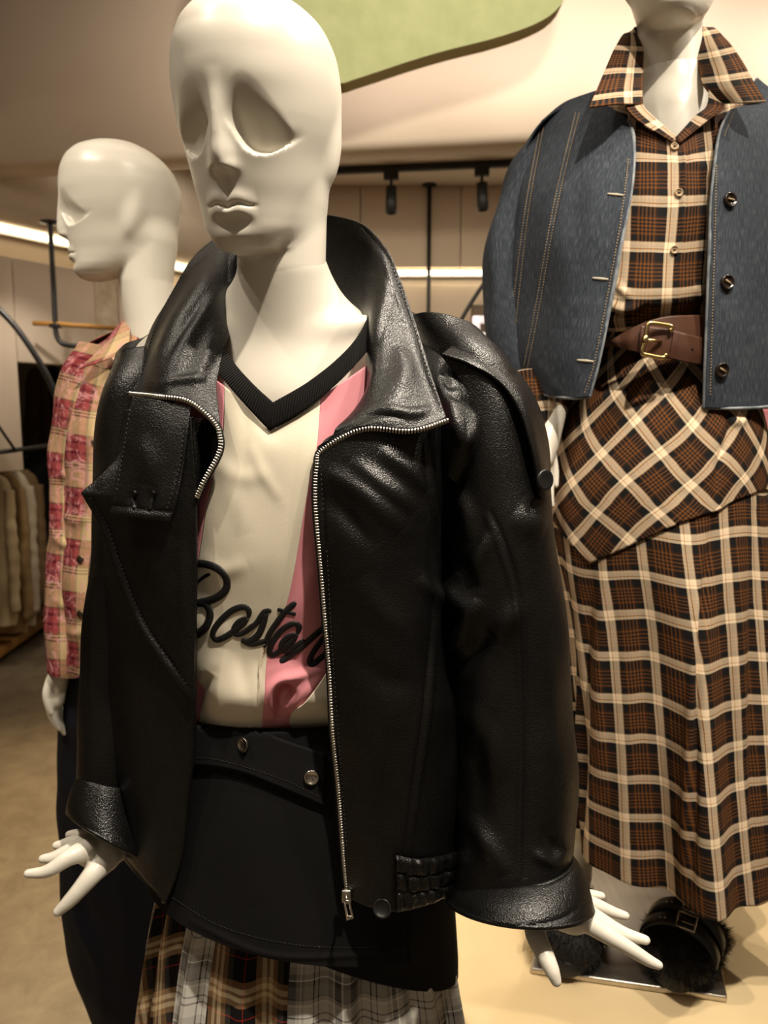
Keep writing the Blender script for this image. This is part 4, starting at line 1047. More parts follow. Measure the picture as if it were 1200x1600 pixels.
def cuff(lf, name, strokes, parent=None):
    G, uv, A, V = lf.grid(150, 40); G = emboss(G, strokes, True)
    o = sheet(name, wobble(G, .0012, .09, 31, True), M_LEA, jk, uv, .0045, True)
    for v in (0.0, 1.0):
        ring = lf.eval(np.linspace(0, 2*math.pi, 90), np.full(90, v)); tube('edge_roll', ring, .0026, M_LEA, o, 8)
    return o
CFR = Loft([(724,1362,893,1338,.778,.066), (718,1374,904,1354,.776,.072), (708,1392,914,1384,.770,.084), (701,1408,920,1412,.765,.094)])
cuff(CFR, 'cuff', [([(720,1432),(790,1450),(870,1438),(912,1412)], -.0013, 3)])
SL = Loft([(186,556,300,556,.925,.045), (168,620,300,640,.915,.066), (158,720,290,730,.91,.07), (149,850,272,850,.905,.068), (138,1000,258,1000,.90,.066), (131,1120,245,1120,.89,.064), (127,1215,232,1230,.875,.060), (126,1250,225,1275,.862,.056)])
G, uv, A, V = SL.grid(130, 200)
G = emboss(G, [([(150,900),(146,1010),(142,1120)], .004, 8), ([(140,1255),(158,1268),(182,1285)], .006, 6), ([(148,1240),(165,1258),(185,1268)], -.005, 6), ([(144,1300),(148,1285),(150,1270)], .004, 6)], True)
sheet('sleeve', wobble(G, .002, .10, 32, True), M_LEA, jk, uv, .0022, True)
CFL = Loft([(131,1200,232,1225,.872,.058), (121,1225,234,1264,.866,.066), (112,1252,236,1310,.857,.072), (108,1268,236,1340,.850,.074)])
cuff(CFL, 'cuff', [([(118,1285),(150,1320),(190,1338)], -.0010, 3)])
# waist gather
EG = Net([[(618,1336,.727),(650,1342,.733),(685,1338,.752),(716,1328,.785),(728,1315,.835)], [(619,1375,.728),(652,1380,.735),(686,1374,.754),(715,1362,.787),(726,1348,.837)], [(620,1424,.730),(655,1416,.738),(686,1405,.757),(713,1390,.79),(724,1374,.84)]])
G = EG.grid(130, 60); u = np.linspace(0, 1, 130)[None, :]; v = np.linspace(0, 1, 60)[:, None]
fr_ = np.abs(v*3 - np.round(v*3)); rows = 1 - np.exp(-(fr_ / .13) ** 2)
cre = np.sin(u*46 + 1.5*np.sin(v*7 + u*5)) + .7*np.sin(u*71 + 2.2*np.sin(v*5) + 1) + .5*np.sin(u*29 + 3*v)
h = .0030*rows + .0010*cre*(.25 + .75*rows)
eg = sheet('gathered_waistband', G + (grid_normals(G) * -1) * h[..., None] * np.sign((grid_normals(G)[..., 1:2])), M_LEA, jk, None, .003)
# epaulette
EP = Net([[(690,556,.79),(712,538,.815),(735,520,.85),(765,535,.88)], [(735,573,.783),(755,556,.80),(778,552,.83),(805,580,.865)], [(785,600,.775),(797,594,.79),(812,596,.82),(838,630,.855)], [(813,645,.768),(823,642,.78),(836,648,.81),(852,680,.84)],
          [(831,705,.764),(839,704,.774),(849,708,.80),(858,730,.82)], [(841,752,.764),(847,752,.770),(853,754,.785),(858,762,.80)], [(845,777,.765),(849,778,.770),(853,777,.778),(856,773,.788)]])
G = EP.grid(50, 140); G = emboss(G, [([(694,566),(738,582),(784,610),(809,652),(826,708),(838,760)], -.0012, 3), ([(704,560),(745,572),(790,608)], .0015, 6)])
ep = sheet('epaulette', wobble(G, .0008, .08, 33), M_LEA, jk, None, .004)
ept = bvh(ep)
a = P(849, 750, .760); nn = np.array([.55, -.83, .05]); nn /= np.linalg.norm(nn)
V, Fc = lathe_mesh([(.0015, -.012), (.0015, 0), (.0095, .0), (.0108, .0015), (.0108, .0032), (.0095, .0042), (.0075, .0036), (.0001, .0036)], a, nn, 28); from_arrays('button', V, Fc, M_DARKBTN, ep)
rpt = bvh(rp)
button('button', 598, 1417, rpt, .0098, M_DARKBTN, jk, .0015, True, tilt=(0, 0, .35))
# stitching
M_BTHREAD = plastic('black_thread', srgb(30, 29, 28), .6)
flt = bvh(fl)
stitches('stitching', [st_edge], flt, M_BTHREAD, jk, .0048, .003, .0005, .0018)
stitches('stitching', [[(205,640),(196,700),(184,770)], [(290,652),(282,720),(260,800)], [(186,793),(220,798),(256,803)]], tbt, M_BTHREAD, jk, .0048, .003, .0005, .0018)
crt = bvh(cr_, [cl])
stitches('stitching', [[(566,358),(598,394),(620,437),(642,500),(662,565),(686,636)], [(288,428),(256,486),(236,540),(222,590)]], crt, M_BTHREAD, jk, .0048, .003, .0005, .0018)
stitches('stitching', [[(512,860),(524,1060),(544,1330)], [(503,740),(505,800)]], rpt, M_BTHREAD, jk, .0048, .003, .0005, .0014)
# zips
def zipper(path, parent, out, tape=True):
    path = polyline(path, 400); s = np.concatenate([[0], np.cumsum(np.linalg.norm(np.diff(path, axis=0), axis=1))])
    at = lambda q: np.array([np.interp(q, s, path[:, k]) for k in range(3)])
    items = []; step = .0029
    for q in np.arange(0, s[-1], step):
        c0 = at(q); d = at(min(q + .002, s[-1])) - at(max(q - .002, 0)); d /= np.linalg.norm(d) + 1e-9
        view = np.array([0, 0, CZ]) - c0; view /= np.linalg.norm(view); side = np.cross(d, view); side /= np.linalg.norm(side); up = np.cross(side, d)
        items.append(box_mesh(c0 + side*out*.0018 + up*.0016, (.0046, .0018, .0030), np.stack([side, d, up], 1)))
    V, Fc = merge(items)
    z = from_arrays('zip_tape', *tube_mesh(path[::4], .0022, 6), M_TAPE, parent)
    t = stuff(from_arrays('zip_teeth', V, Fc, M_ZIP, z, smooth_shade=False)); lab(t, 'row of silver zip teeth')
    return path
pathR = np.concatenate([CRG[-1, :, :][::1], ])          # collar front edge, outer corner to neck roll
pathR = np.concatenate([CRG[-1][::8], RPG[6::16, 0]])
zp = zipper(pathR, jk, -1)
pathL = np.concatenate([CLG[-1][::8], LPG[4:72:8, -1]])
zipper(pathL, jk, 1)
e = RPG[-1, 0]
sl = box('zip_slider', e + [0.001, -.006, .004], (.010, .005, .014), M_ZIP, jk, .0015)
pp = [P(x, y, .728) for x, y in ((538,1408),(545,1407),(551,1434),(543,1437),(538,1408))]
tube('pull_frame', polyline(pp, 30) if False else np.array(pp), .0012, M_ZIP, sl, 6)
tube('pull_link', [e + [0, -.009, .004], P(541, 1400, .730), P(543, 1412, .728)], .0016, M_ZIP, sl, 6)
box('pull_end', P(547, 1433, .728), (.0055, .002, .0035), M_ZIP, sl, .0006)
# ------------------------------------------------------------------ left rear mannequin
m2 = thing('mannequin', 'white bald mannequin behind on the left, head turned in profile', 'mannequin', tuple(P(235, 800, 1.45)[:2]) + (0,))
R2 = rot(math.radians(72), 0, 0)
head(m2, R2, P(192, 438, 1.42), [(P(232, 380, 1.42), .050), (P(228, 440, 1.42), .047), (P(236, 500, 1.425), .047), (P(242, 545, 1.43), .050)])
c2 = P(240, 800, 1.45)
pr = [('c', (P(240, 520, 1.43), P(242, 600, 1.44), .046, .055), .03), ('c', (P(240, 585, 1.45), P(145, 590, 1.45), .048, .036), .05), ('c', (P(240, 585, 1.45), P(345, 600, 1.48), .048, .030), .05),
      ('e', (P(242, 760, 1.45), (.125, .08, .19)), .05), ('e', (P(240, 1010, 1.46), (.115, .08, .16)), .06)]
pr += chain([(140, 600, 1.45), (112, 800, 1.42), (102, 960, 1.39), (95, 1050, 1.375)], .02, [.034, .030, .025, .018])
pr += chain([(345, 602, 1.48), (378, 800, 1.477), (377, 1040, 1.447), (377, 1110, 1.44)], .02, [.030, .026, .018, .014])
body_mesh('torso', pr, .005, m2)
zt = P(240, 1010, 1.46)[2]
for s in (-1, 1): body_mesh('leg', [('c', ((c2[0] + s*.07, 1.46, zt), (c2[0] + s*.07, 1.46, .5), .075, .05), .01), ('c', ((c2[0] + s*.07, 1.46, .5), (c2[0] + s*.07, 1.47, .1), .048, .028), .02), ('c', ((c2[0] + s*.07, 1.47, .09), (c2[0] + s*.07, 1.37, .03), .028, .02), .02)], .007, m2)
box('base_plate', (c2[0], 1.46, .004), (.42, .36, .008), M_STEEL, m2, .003)
body_mesh('hand', chain([(95, 1035, 1.375), (88, 1075, 1.372), (86, 1092, 1.37)], .01, [.0185, .019, .018])
  + chain([(80, 1088, 1.36), (79, 1112, 1.36), (87, 1130, 1.362), (93, 1139, 1.364)], .004, [.0085, .0075, .006, .0045])
  + chain([(88, 1094, 1.372), (90, 1118, 1.374), (96, 1136, 1.376), (101, 1146, 1.378)], .004, [.0085, .0075, .006, .0045])
  + chain([(93, 1094, 1.386), (98, 1116, 1.388), (103, 1132, 1.39), (106, 1140, 1.39)], .004, [.008, .007, .006, .0045])
  + chain([(97, 1088, 1.397), (103, 1106, 1.40), (107, 1120, 1.402)], .004, [.0075, .006, .0045])
  + chain([(80, 1062, 1.358), (73, 1084, 1.35), (76, 1104, 1.348), (80, 1114, 1.348)], .006, [.0095, .008, .0065, .005]), .0022, m2)
OLV = srgb(92, 80, 60); CRY = srgb(190, 166, 122); PKS = srgb(142, 62, 62); RDD = srgb(88, 14, 28); PKL = srgb(150, 80, 82)
PL_RED = plaid('red_check_flannel', .092, [(0, CRY), (.34, OLV), (.40, PKS), (.46, RDD), (.60, PKL), (.68, RDD), (.84, PKS), (.95, OLV)],
               [(0, CRY), (.30, OLV), (.33, CRY), (.36, OLV), (.39, CRY), (.42, OLV), (.45, PKS), (.58, RDD), (.64, PKS), (.78, RDD), (.84, PKS), (.93, OLV), (.96, CRY)], fuzz=srgb(205, 150, 150))
s2 = thing('flannel_shirt', 'open red and yellow check flannel shirt with fuzzy pink yarn, on the rear left mannequin', 'shirt', tuple(P(120, 1050, 1.40)))
SLV = Loft([(128, 540, 230, 560, 1.445, .050), (100, 592, 170, 612, 1.435, .060), (84, 690, 142, 700, 1.425, .058), (79, 760, 138, 765, 1.415, .055), (82, 820, 136, 825, 1.405, .054), (79, 890, 132, 895, 1.395, .052), (77, 970, 130, 972, 1.385, .048), (76, 1030, 130, 1036, 1.375, .046), (77, 1046, 128, 1056, 1.372, .044)])
G, uv, A, V = SLV.grid(110, 220)
G = emboss(G, [([(85, 730), (105, 745), (130, 740)], .006, 8), ([(82, 830), (100, 850), (125, 845)], .006, 8), ([(90, 700), (95, 780), (90, 860)], -.005, 7), ([(84, 930), (100, 945), (125, 940)], .005, 7), ([(110, 600), (105, 680), (112, 760)], .006, 8)], True)
sheet('sleeve', wobble(G, .0035, .09, 41, True), PL_RED, s2, uv + np.array([.055, .02]), .0015, True)
FP = Net([[(100, 566, 1.42), (135, 566, 1.385), (165, 575, 1.375), (188, 580, 1.37)], [(96, 630, 1.40), (126, 634, 1.365), (150, 638, 1.355), (172, 640, 1.355)], [(96, 700, 1.385), (122, 704, 1.352), (140, 707, 1.342), (158, 708, 1.34)],
          [(96, 790, 1.375), (120, 794, 1.342), (136, 796, 1.333), (154, 797, 1.33)], [(92, 870, 1.365), (114, 874, 1.335), (128, 876, 1.328), (141, 876, 1.325)], [(92, 950, 1.36), (112, 954, 1.33), (124, 956, 1.322), (137, 957, 1.32)],
          [(92, 1010, 1.355), (112, 1012, 1.328), (125, 1014, 1.32), (138, 1014, 1.318)], [(92, 1046, 1.355), (112, 1052, 1.328), (124, 1057, 1.32), (136, 1056, 1.318)]])
G = FP.grid(70, 220)
G = emboss(G, [([(115, 600), (112, 700), (116, 800)], .006, 9), ([(140, 620), (132, 720), (128, 820)], -.005, 6), ([(150, 660), (142, 760), (132, 860)], .005, 6), ([(100, 800), (120, 815), (140, 805)], .005, 8), ([(98, 980), (116, 990), (136, 985)], .004, 8), ([(110, 880), (108, 960), (112, 1040)], .004, 7)])
fp2 = sheet('front_panel', wobble(G, .0035, .08, 42), PL_RED, s2, grid_uv(G) + np.array([.02, .03]), .0015)
SLV2 = Loft([(300,545,365,560,1.475,.045),(325,600,395,610,1.487,.056),(345,700,405,700,1.482,.056),(350,800,408,800,1.477,.054),(352,900,408,900,1.465,.050),(350,1030,404,1034,1.447,.046)])
G, uv, A, V = SLV2.grid(70, 110); sheet('sleeve', wobble(G, .003, .09, 46, True), PL_RED, s2, uv, .0015, True)
FR2 = Net([[(205, 545, 1.385), (250, 560, 1.375), (300, 570, 1.40)], [(250, 700, 1.34), (280, 700, 1.345), (330, 700, 1.39)], [(255, 900, 1.335), (285, 900, 1.34), (340, 900, 1.39)], [(255, 1050, 1.33), (285, 1050, 1.335), (345, 1050, 1.39)]])
sheet('front_panel', FR2.grid(30, 80), PL_RED, s2, None, .0015)
BK2 = Loft([(190, 510, 290, 515, 1.45, .05), (120, 560, 352, 575, 1.455, .09), (100, 700, 360, 700, 1.455, .115), (96, 900, 365, 900, 1.45, .12), (94, 1045, 368, 1045, 1.45, .12)])
G, uv, A, V = BK2.grid(60, 80, -.1, math.pi + .1); sheet('back_panel', G, PL_RED, s2, uv, .0015)
SH2 = Net([[(200, 496, 1.45), (175, 520, 1.455), (140, 545, 1.46), (112, 566, 1.46)], [(206, 520, 1.41), (178, 540, 1.405), (145, 560, 1.405), (108, 580, 1.425)], [(208, 560, 1.385), (180, 572, 1.378), (146, 584, 1.378), (104, 600, 1.41)]])
sheet('shoulder_yoke', wobble(SH2.grid(60, 50), .002, .08, 43), PL_RED, s2, None, .0015)
CO2 = Net([[(201, 490, 1.42), (196, 496, 1.415), (190, 502, 1.41)], [(203, 512, 1.39), (186, 520, 1.38), (168, 530, 1.375)], [(202, 534, 1.375), (176, 545, 1.362), (146, 556, 1.355)], [(198, 546, 1.368), (166, 562, 1.352), (122, 577, 1.345)]])
sheet('collar', CO2.grid(40, 60), PL_RED, s2, None, .0022)
CO3 = Net([[(203, 500, 1.41), (214, 512, 1.395), (224, 520, 1.39)], [(199, 540, 1.375), (205, 555, 1.36), (212, 566, 1.355)], [(160, 548, 1.362), (176, 562, 1.355), (190, 576, 1.35)]])
sheet('collar', CO3.grid(30, 40), PL_RED, s2, None, .0022)
fpt = bvh(fp2)
M_BRASSD = metal('dark_brass', (.20, .15, .10, 1), .35)
for x, y in ((149, 691), (127, 874), (127, 959)):
    a, n = cast(fpt, x, y, .002)
    if a is None: continue
    V, Fc = lathe_mesh([(.0025, -.002), (.0066, 0), (.0072, .0014), (.0062, .0024), (.0001, .002)], a, n, 20); from_arrays('button', V, Fc, M_BRASSD, s2)
t2 = thing('undershirt', 'cream undershirt showing under the open flannel shirt', 'tee', tuple(P(200, 900, 1.42)))
UL = Loft([(165, 585, 300, 588, 1.44, .070), (124, 640, 340, 640, 1.445, .088), (128, 760, 338, 760, 1.445, .092), (134, 850, 335, 850, 1.445, .092), (140, 902, 335, 905, 1.445, .094)])
G, uv, A, V = UL.grid(80, 70); sheet('body', wobble(G, .002, .1, 44, True), M_CREAM, t2, uv, .0014, True)
M_NAVY = cloth('navy_denim', srgb(12, 13, 22), srgb(18, 20, 31), .85, 900, 20, .3)
n2 = thing('long_skirt', 'long navy denim skirt narrowing to its hem on the rear left mannequin', 'skirt', tuple(P(210, 1600, 1.44)))
NS = Loft([(136, 880, 338, 880, 1.45, .088), (108, 985, 352, 985, 1.45, .10), (95, 1070, 370, 1070, 1.45, .112), (95, 1200, 375, 1200, 1.45, .118), (97, 1330, 378, 1330, 1.45, .12), (104, 1440, 375, 1440, 1.45, .12), (118, 1500, 370, 1505, 1.45, .118), (148, 1560, 350, 1565, 1.45, .112), (166, 1620, 340, 1625, 1.45, .108), (172, 1760, 335, 1760, 1.45, .105)])
G, uv, A, V = NS.grid(120, 150)
G = emboss(G, [([(112, 1330), (122, 1430), (150, 1500), (165, 1600)], .006, 7), ([(124, 1340), (134, 1430), (164, 1500)], -.007, 8), ([(180, 1200), (190, 1380), (200, 1560)], .004, 14)], True)
sheet('skirt_body', wobble(G, .002, .15, 45, True), M_NAVY, n2, uv, .002, True)
# ------------------------------------------------------------------ right rear mannequin on the platform
m3 = thing('mannequin', 'white mannequin on the platform at right, cut off at the chin by the frame', 'mannequin', tuple(P(1047, 900, 1.30)[:2]) + (PLZ + .012,))
R3 = rot(math.radians(19), math.radians(0), 0)
T3 = P(1050, 46, 1.235) + R3 @ np.array([0, .02, 0])
head(m3, R3, T3, [(P(1044, -40, 1.30), .050), (P(1046, 60, 1.29), .0475), (P(1050, 120, 1.285), .047), (P(1052, 175, 1.285), .052)])
pr = [('c', (P(1050, 130, 1.285), P(1052, 230, 1.29), .046, .058), .03), ('c', (P(1050, 215, 1.31), P(915, 232, 1.33), .042, .030), .04), ('c', (P(1050, 215, 1.31), P(1195, 228, 1.30), .042, .030), .04),
      ('e', (P(1052, 330, 1.29), (.115, .082, .18)), .05), ('c', (P(1052, 180, 1.25), P(1052, 260, 1.245), .03, .04), .04), ('e', (P(1052, 640, 1.28), (.135, .09, .14)), .06),
      ('c', (P(1040, 194, 1.240), P(985, 190, 1.27), .005, .006), .014), ('c', (P(1066, 194, 1.240), P(1120, 190, 1.265), .005, .006), .014)]
pr += chain([(910, 235, 1.33), (845, 400, 1.335), (838, 540, 1.30), (866, 650, 1.225)], .02, [.030, .026, .024, .017])
pr += chain([(1200, 240, 1.315), (1288, 310, 1.328), (1312, 400, 1.318), (1312, 490, 1.297), (1300, 610, 1.262), (1288, 700, 1.22)], .02, [.030, .028, .026, .024, .020, .015])
body_mesh('torso', pr, .005, m3)
body_mesh('hand', chain([(868, 648, 1.222), (855, 690, 1.205), (845, 715, 1.195)], .012, [.016, .019, .021])
  + chain([(838, 715, 1.185), (832, 750, 1.175), (834, 780, 1.17), (838, 795, 1.17)], .004, [.010, .008, .0065, .005])
  + chain([(848, 722, 1.19), (846, 756, 1.18), (848, 788, 1.175), (851, 802, 1.174)], .004, [.010, .008, .0065, .005])
  + chain([(856, 720, 1.20), (858, 752, 1.195), (860, 780, 1.19), (862, 790, 1.19)], .004, [.0095, .0078, .006, .005])
  + chain([(862, 712, 1.21), (867, 738, 1.208), (868, 758, 1.205)], .004, [.0085, .0065, .005])
  + chain([(838, 695, 1.19), (822, 722, 1.175), (818, 744, 1.165)], .006, [.0105, .008, .0058]), .0022, m3)
for i, (hl, tp, kx) in enumerate((((902, 1395), (880, 1515), 945), ((1098, 1430), (1046, 1535), 1115))):
    h_ = PZ(hl[0], hl[1], PLZ + .03); t_ = PZ(tp[0], tp[1], PLZ + .03); d_ = (t_ - h_) / np.linalg.norm(t_ - h_)
    hip = P(1000 + 100*i, 720, 1.29); an_ = h_ + d_*.045 + [0, 0, .075]; kn = (hip + an_)/2 + np.array([0, -.02, 0]); toe = h_ + d_*.15 + [0, 0, .015]
    body_mesh('leg', [('c', (hip, kn, .075, .052), .02), ('c', (kn, an_, .048, .027), .02), ('c', (an_ - [0, 0, .02], toe, .025, .016), .02)], .0045, m3)
# steel base plate
zb = PLZ + .001
cor = [PZ(829, 1512, zb + .012), PZ(1137, 1557, zb + .012), PZ(1098, 1345, zb + .012), PZ(862, 1325, zb + .012)]
M_PLATE = Mat('brushed_steel_plate', .34, 1.0, .5)
_nz = M_PLATE.noise(M_PLATE.mapping(M_PLATE.coord('Object'), (300, 4, 4), (0, 0, .1)), 1, 3)
M_PLATE.base(M_PLATE.ramp(_nz, [(.3, (.50, .46, .40, 1)), (.7, (.62, .57, .50, 1))])); M_PLATE.bump(_nz, .1, .0004); M_PLATE = M_PLATE.m
V = np.array([[c[0], c[1], zb + d] for d in (0, .011) for c in cor])
o = from_arrays('base_plate', V, [[3,2,1,0],[4,5,6,7],[0,1,5,4],[1,2,6,5],[2,3,7,6],[3,0,4,7]], M_PLATE, m3, smooth_shade=False)
mm = o.modifiers.new('bevel', 'BEVEL'); mm.width = .003; mm.segments = 3

# plaid cloth shared by shirt and skirt
BRN, BLK, CRE, GRY_ = srgb(112, 68, 29), srgb(20, 18, 18), srgb(238, 216, 184), srgb(232, 208, 176)
DBR = srgb(48, 30, 19)
def sett():
    st = [(0, CRE), (.060, srgb(176, 120, 60)), (.085, CRE), (.105, GRY_), (.17, CRE), (.22, srgb(176,140,104)), (.235, BLK), (.36, DBR)]
    x = .39
    for k in range(5): st += [(x, BRN), (x + .036, BLK)]; x += .084
    st[-1] = (x - .048, DBR); st += [(x - .02, DBR), (x + .01, BLK)]
    return st
PL_A = plaid('brown_black_plaid', .064, sett(), sett())
PL_B = plaid('brown_black_plaid_bias', .064, sett(), sett(), math.radians(45), loc=(.01, .02))
# long skirt
ls = thing('long_skirt', 'long brown, black and cream plaid skirt with a diagonal yoke, on the platform mannequin', 'skirt', tuple(P(1047, 1400, 1.27)))
LSK = Loft([(950, 520, 1120, 516, 1.275, .092), (935, 552, 1130, 546, 1.275, .098), (884, 640, 1172, 634, 1.275, .14), (858, 715, 1187, 712, 1.275, .155), (850, 775, 1186, 765, 1.275, .16), (860, 860, 1188, 860, 1.275, .165), (876, 960, 1190, 960, 1.275, .17), (886, 1100, 1196, 1100, 1.275, .18), (890, 1200, 1202, 1200, 1.275, .19), (891, 1296, 1214, 1325, 1.275, .20)])
yoke = np.array([(700, 790), (845, 790), (866, 815), (925, 879), (985, 852), (1060, 816), (1105, 801), (1122, 797), (1142, 783), (1186, 765), (1400, 765)], float)
nu = 420
aa = np.linspace(0, 2*math.pi, nu, endpoint=False); vb = np.full(nu, .44)
for i, a in enumerate(aa):
    if math.sin(a) > -.08: continue
    v = np.linspace(.2, .7, 400); pts = LSK.eval(np.full(400, a), v); x, y = proj(pts)
    f = y - np.interp(x, yoke[:, 0], yoke[:, 1]); k = np.argmax(f > 0)
    vb[i] = v[k]
def skirt_part(name, t0, t1, nv, mat, push, folds):
    T = np.linspace(t0, t1, nv)[:, None]
    V = np.where(T <= 1, vb[None] * T, vb[None] + (1 - vb[None]) * (T - 1)); A = np.tile(aa, (nv, 1))
    G = LSK.eval(A, V)
    rad = np.stack([np.cos(A), np.sin(A), 0*A], -1)
    amp = np.clip((V - .42) / .58, 0, 1)
    h = amp * (.020*np.sin(A*7 + .6) + .010*np.sin(A*12 + 1.4 + V*2)) * (np.sin(A) < .4)
    G = G + (h + push)[..., None] * rad
    G = emboss(G, folds, True)
    dist = np.interp(V * (LSK.n - 1), np.arange(LSK.n), LSK.d)
    return G, np.stack([A * .18, -dist + .004*np.sin(A*7)], -1)
fold_l = [([(1116, 800), (1098, 950), (1088, 1150), (1079, 1400)], -.016, 7), ([(1106, 850), (1088, 1000), (1078, 1200), (1066, 1400)], .010, 9), ([(928, 880), (918, 1000), (912, 1150), (905, 1330)], -.012, 9), ([(945, 880), (938, 1050), (940, 1250)], .010, 14),
          ([(1150, 800), (1150, 1000), (1155, 1200)], .008, 14), ([(1180, 800), (1176, 1000), (1176, 1200), (1180, 1400)], -.008, 8), ([(1010, 870), (1004, 1100), (990, 1360)], -.006, 16)]
G, uv = skirt_part('skirt_yoke', 0, 1, 150, PL_B, .003, [([(1100, 600), (1140, 660), (1125, 720), (1112, 790)], -.006, 6), ([(1135, 650), (1150, 660), (1168, 655)], .004, 6), ([(880, 640), (866, 700), (860, 760)], .003, 8)])
sheet('skirt_yoke', G, PL_B, ls, uv, .0014, True)
G, uv = skirt_part('skirt_body', 1, 2, 240, PL_A, .0, fold_l)
sheet('skirt_body', G, PL_A, ls, uv, .0014, True)
# shirt
sh = thing('plaid_shirt', 'brown, black and cream plaid shirt tucked into the belt, under the denim jacket', 'shirt', tuple(P(1050, 500, 1.27)))
SHN = Net([[(930, 150, 1.27), (975, 158, 1.205), (1012, 184, 1.172), (1054, 216, 1.152), (1085, 188, 1.166), (1122, 160, 1.20), (1165, 148, 1.27)],
           [(920, 245, 1.24), (970, 248, 1.17), (1010, 250, 1.148), (1060, 252, 1.140), (1090, 250, 1.144), (1128, 246, 1.17), (1175, 240, 1.24)],
           [(915, 330, 1.24), (962, 332, 1.16), (1008, 334, 1.136), (1060, 335, 1.130), (1090, 333, 1.134), (1128, 330, 1.16), (1180, 325, 1.24)],
           [(915, 405, 1.24), (958, 408, 1.155), (1005, 410, 1.132), (1053, 411, 1.128), (1085, 409, 1.132), (1126, 405, 1.16), (1178, 400, 1.24)],
           [(918, 455, 1.24), (952, 462, 1.155), (1002, 466, 1.130), (1050, 464, 1.128), (1084, 460, 1.132), (1124, 455, 1.16), (1172, 450, 1.24)],
           [(925, 490, 1.25), (950, 496, 1.165), (1000, 494, 1.145), (1048, 488, 1.143), (1082, 484, 1.148), (1120, 480, 1.17), (1165, 475, 1.25)],
           [(930, 515, 1.26), (955, 518, 1.185), (1000, 516, 1.172), (1045, 512, 1.17), (1080, 508, 1.173), (1118, 504, 1.19), (1160, 500, 1.26)]])
G = SHN.grid(180, 220)
G = emboss(G, [([(948, 470), (970, 482), (1003, 480)], .010, 7), ([(950, 488), (985, 492), (1010, 482)], -.008, 5), ([(1086, 440), (1092, 465), (1098, 480)], .005, 6), ([(1070, 215), (1068, 300), (1064, 400), (1060, 470)], .0016, 3), ([(1074, 215), (1072, 300), (1068, 400), (1064, 470)], -.0016, 3),
   ([(1080, 250), (1100, 262), (1112, 280)], .003, 8), ([(960, 440), (975, 455), (985, 470)], .004, 7)])
shf = sheet('front_panel', wobble(G, .0014, .1, 51), PL_A, sh, grid_uv(G) + np.array([.031, .016]), .0014)
BK3 = Loft([(985, 140, 1110, 140, 1.30, .05), (905, 190, 1190, 185, 1.30, .07), (912, 300, 1182, 300, 1.29, .10), (916, 420, 1178, 420, 1.28, .10), (935, 515, 1158, 512, 1.28, .095)])
G, uv, A, V = BK3.grid(60, 50, -.05, math.pi + .05); sheet('back_panel', G, PL_A, sh, uv, .0014)
COLS = [[[(1000, 40, 1.345), (1000, 70, 1.34), (1000, 100, 1.33)], [(991, 46, 1.29), (985, 50, 1.29), (980, 54, 1.30)], [(1004, 75, 1.262), (978, 74, 1.24), (962, 73, 1.245)], [(1004, 108, 1.235), (970, 108, 1.20), (945, 110, 1.20)], [(1003, 138, 1.205), (964, 141, 1.168), (930, 146, 1.165)], [(1004, 163, 1.178), (964, 163, 1.145), (921, 168, 1.14)]],
        [[(1090, 38, 1.345), (1092, 70, 1.34), (1092, 100, 1.33)], [(1094, 42, 1.29), (1100, 43, 1.29), (1108, 45, 1.30)], [(1086, 72, 1.262), (1115, 66, 1.24), (1134, 62, 1.245)], [(1092, 106, 1.235), (1130, 100, 1.20), (1158, 94, 1.20)], [(1100, 136, 1.205), (1142, 132, 1.168), (1177, 128, 1.165)], [(1128, 163, 1.178), (1160, 161, 1.145), (1196, 159, 1.14)]]]
for k, rows in enumerate(COLS):
    G = Net(rows).grid(40, 90); uvc = grid_uv(G)[..., ::-1] * np.array([1, 1]) + np.array([.01 + .02*k, .045]); sheet('collar', G, PL_A, sh, uvc, .0024)
STN = [[[(996, 140, 1.20), (986, 160, 1.185)], [(1004, 164, 1.178), (978, 168, 1.162)], [(1020, 182, 1.163), (998, 190, 1.155)], [(1056, 214, 1.146), (1050, 222, 1.142)]],
       [[(1108, 136, 1.20), (1120, 158, 1.185)], [(1104, 166, 1.175), (1132, 168, 1.160)], [(1086, 182, 1.160), (1104, 190, 1.152)], [(1056, 214, 1.146), (1062, 224, 1.142)]]]
for k, rows in enumerate(STN): G = Net(rows).grid(14, 60); sheet('collar_stand', G, PL_A, sh, grid_uv(G)[..., ::-1] + np.array([.02, .015*k]), .0022)
sht = bvh(shf)
M_PEARL = plastic('shell_button', srgb(176, 150, 116), .25)
for x, y in ((1053, 231), (1060, 302), (1053, 391)):
    o, a, n = button('button', x, y, sht, .0058, M_PEARL, sh, .0012)
    V, Fc = box_mesh(a + n*.0026, (.0036, .0012, .0012), np.stack([np.cross(n, [0, 0, 1]), n, [0, 0, 1]], 1)); from_arrays('button_thread', V, Fc, M_THREAD, o, smooth_shade=False)
SC3 = Loft([(796, 590, 885, 606, 1.27, .045), (806, 640, 884, 640, 1.25, .045), (820, 690, 872, 690, 1.235, .036)])
G, uv, A, V = SC3.grid(60, 40); sheet('sleeve', wobble(G, .003, .08, 52, True), PL_A, sh, uv, .0015, True)
SC4 = Loft([(1240, 590, 1330, 606, 1.24, .045), (1245, 640, 1325, 640, 1.23, .045), (1260, 690, 1315, 690, 1.22, .036)])
G, uv, A, V = SC4.grid(60, 40); sheet('sleeve', G, PL_A, sh, uv, .0015, True)
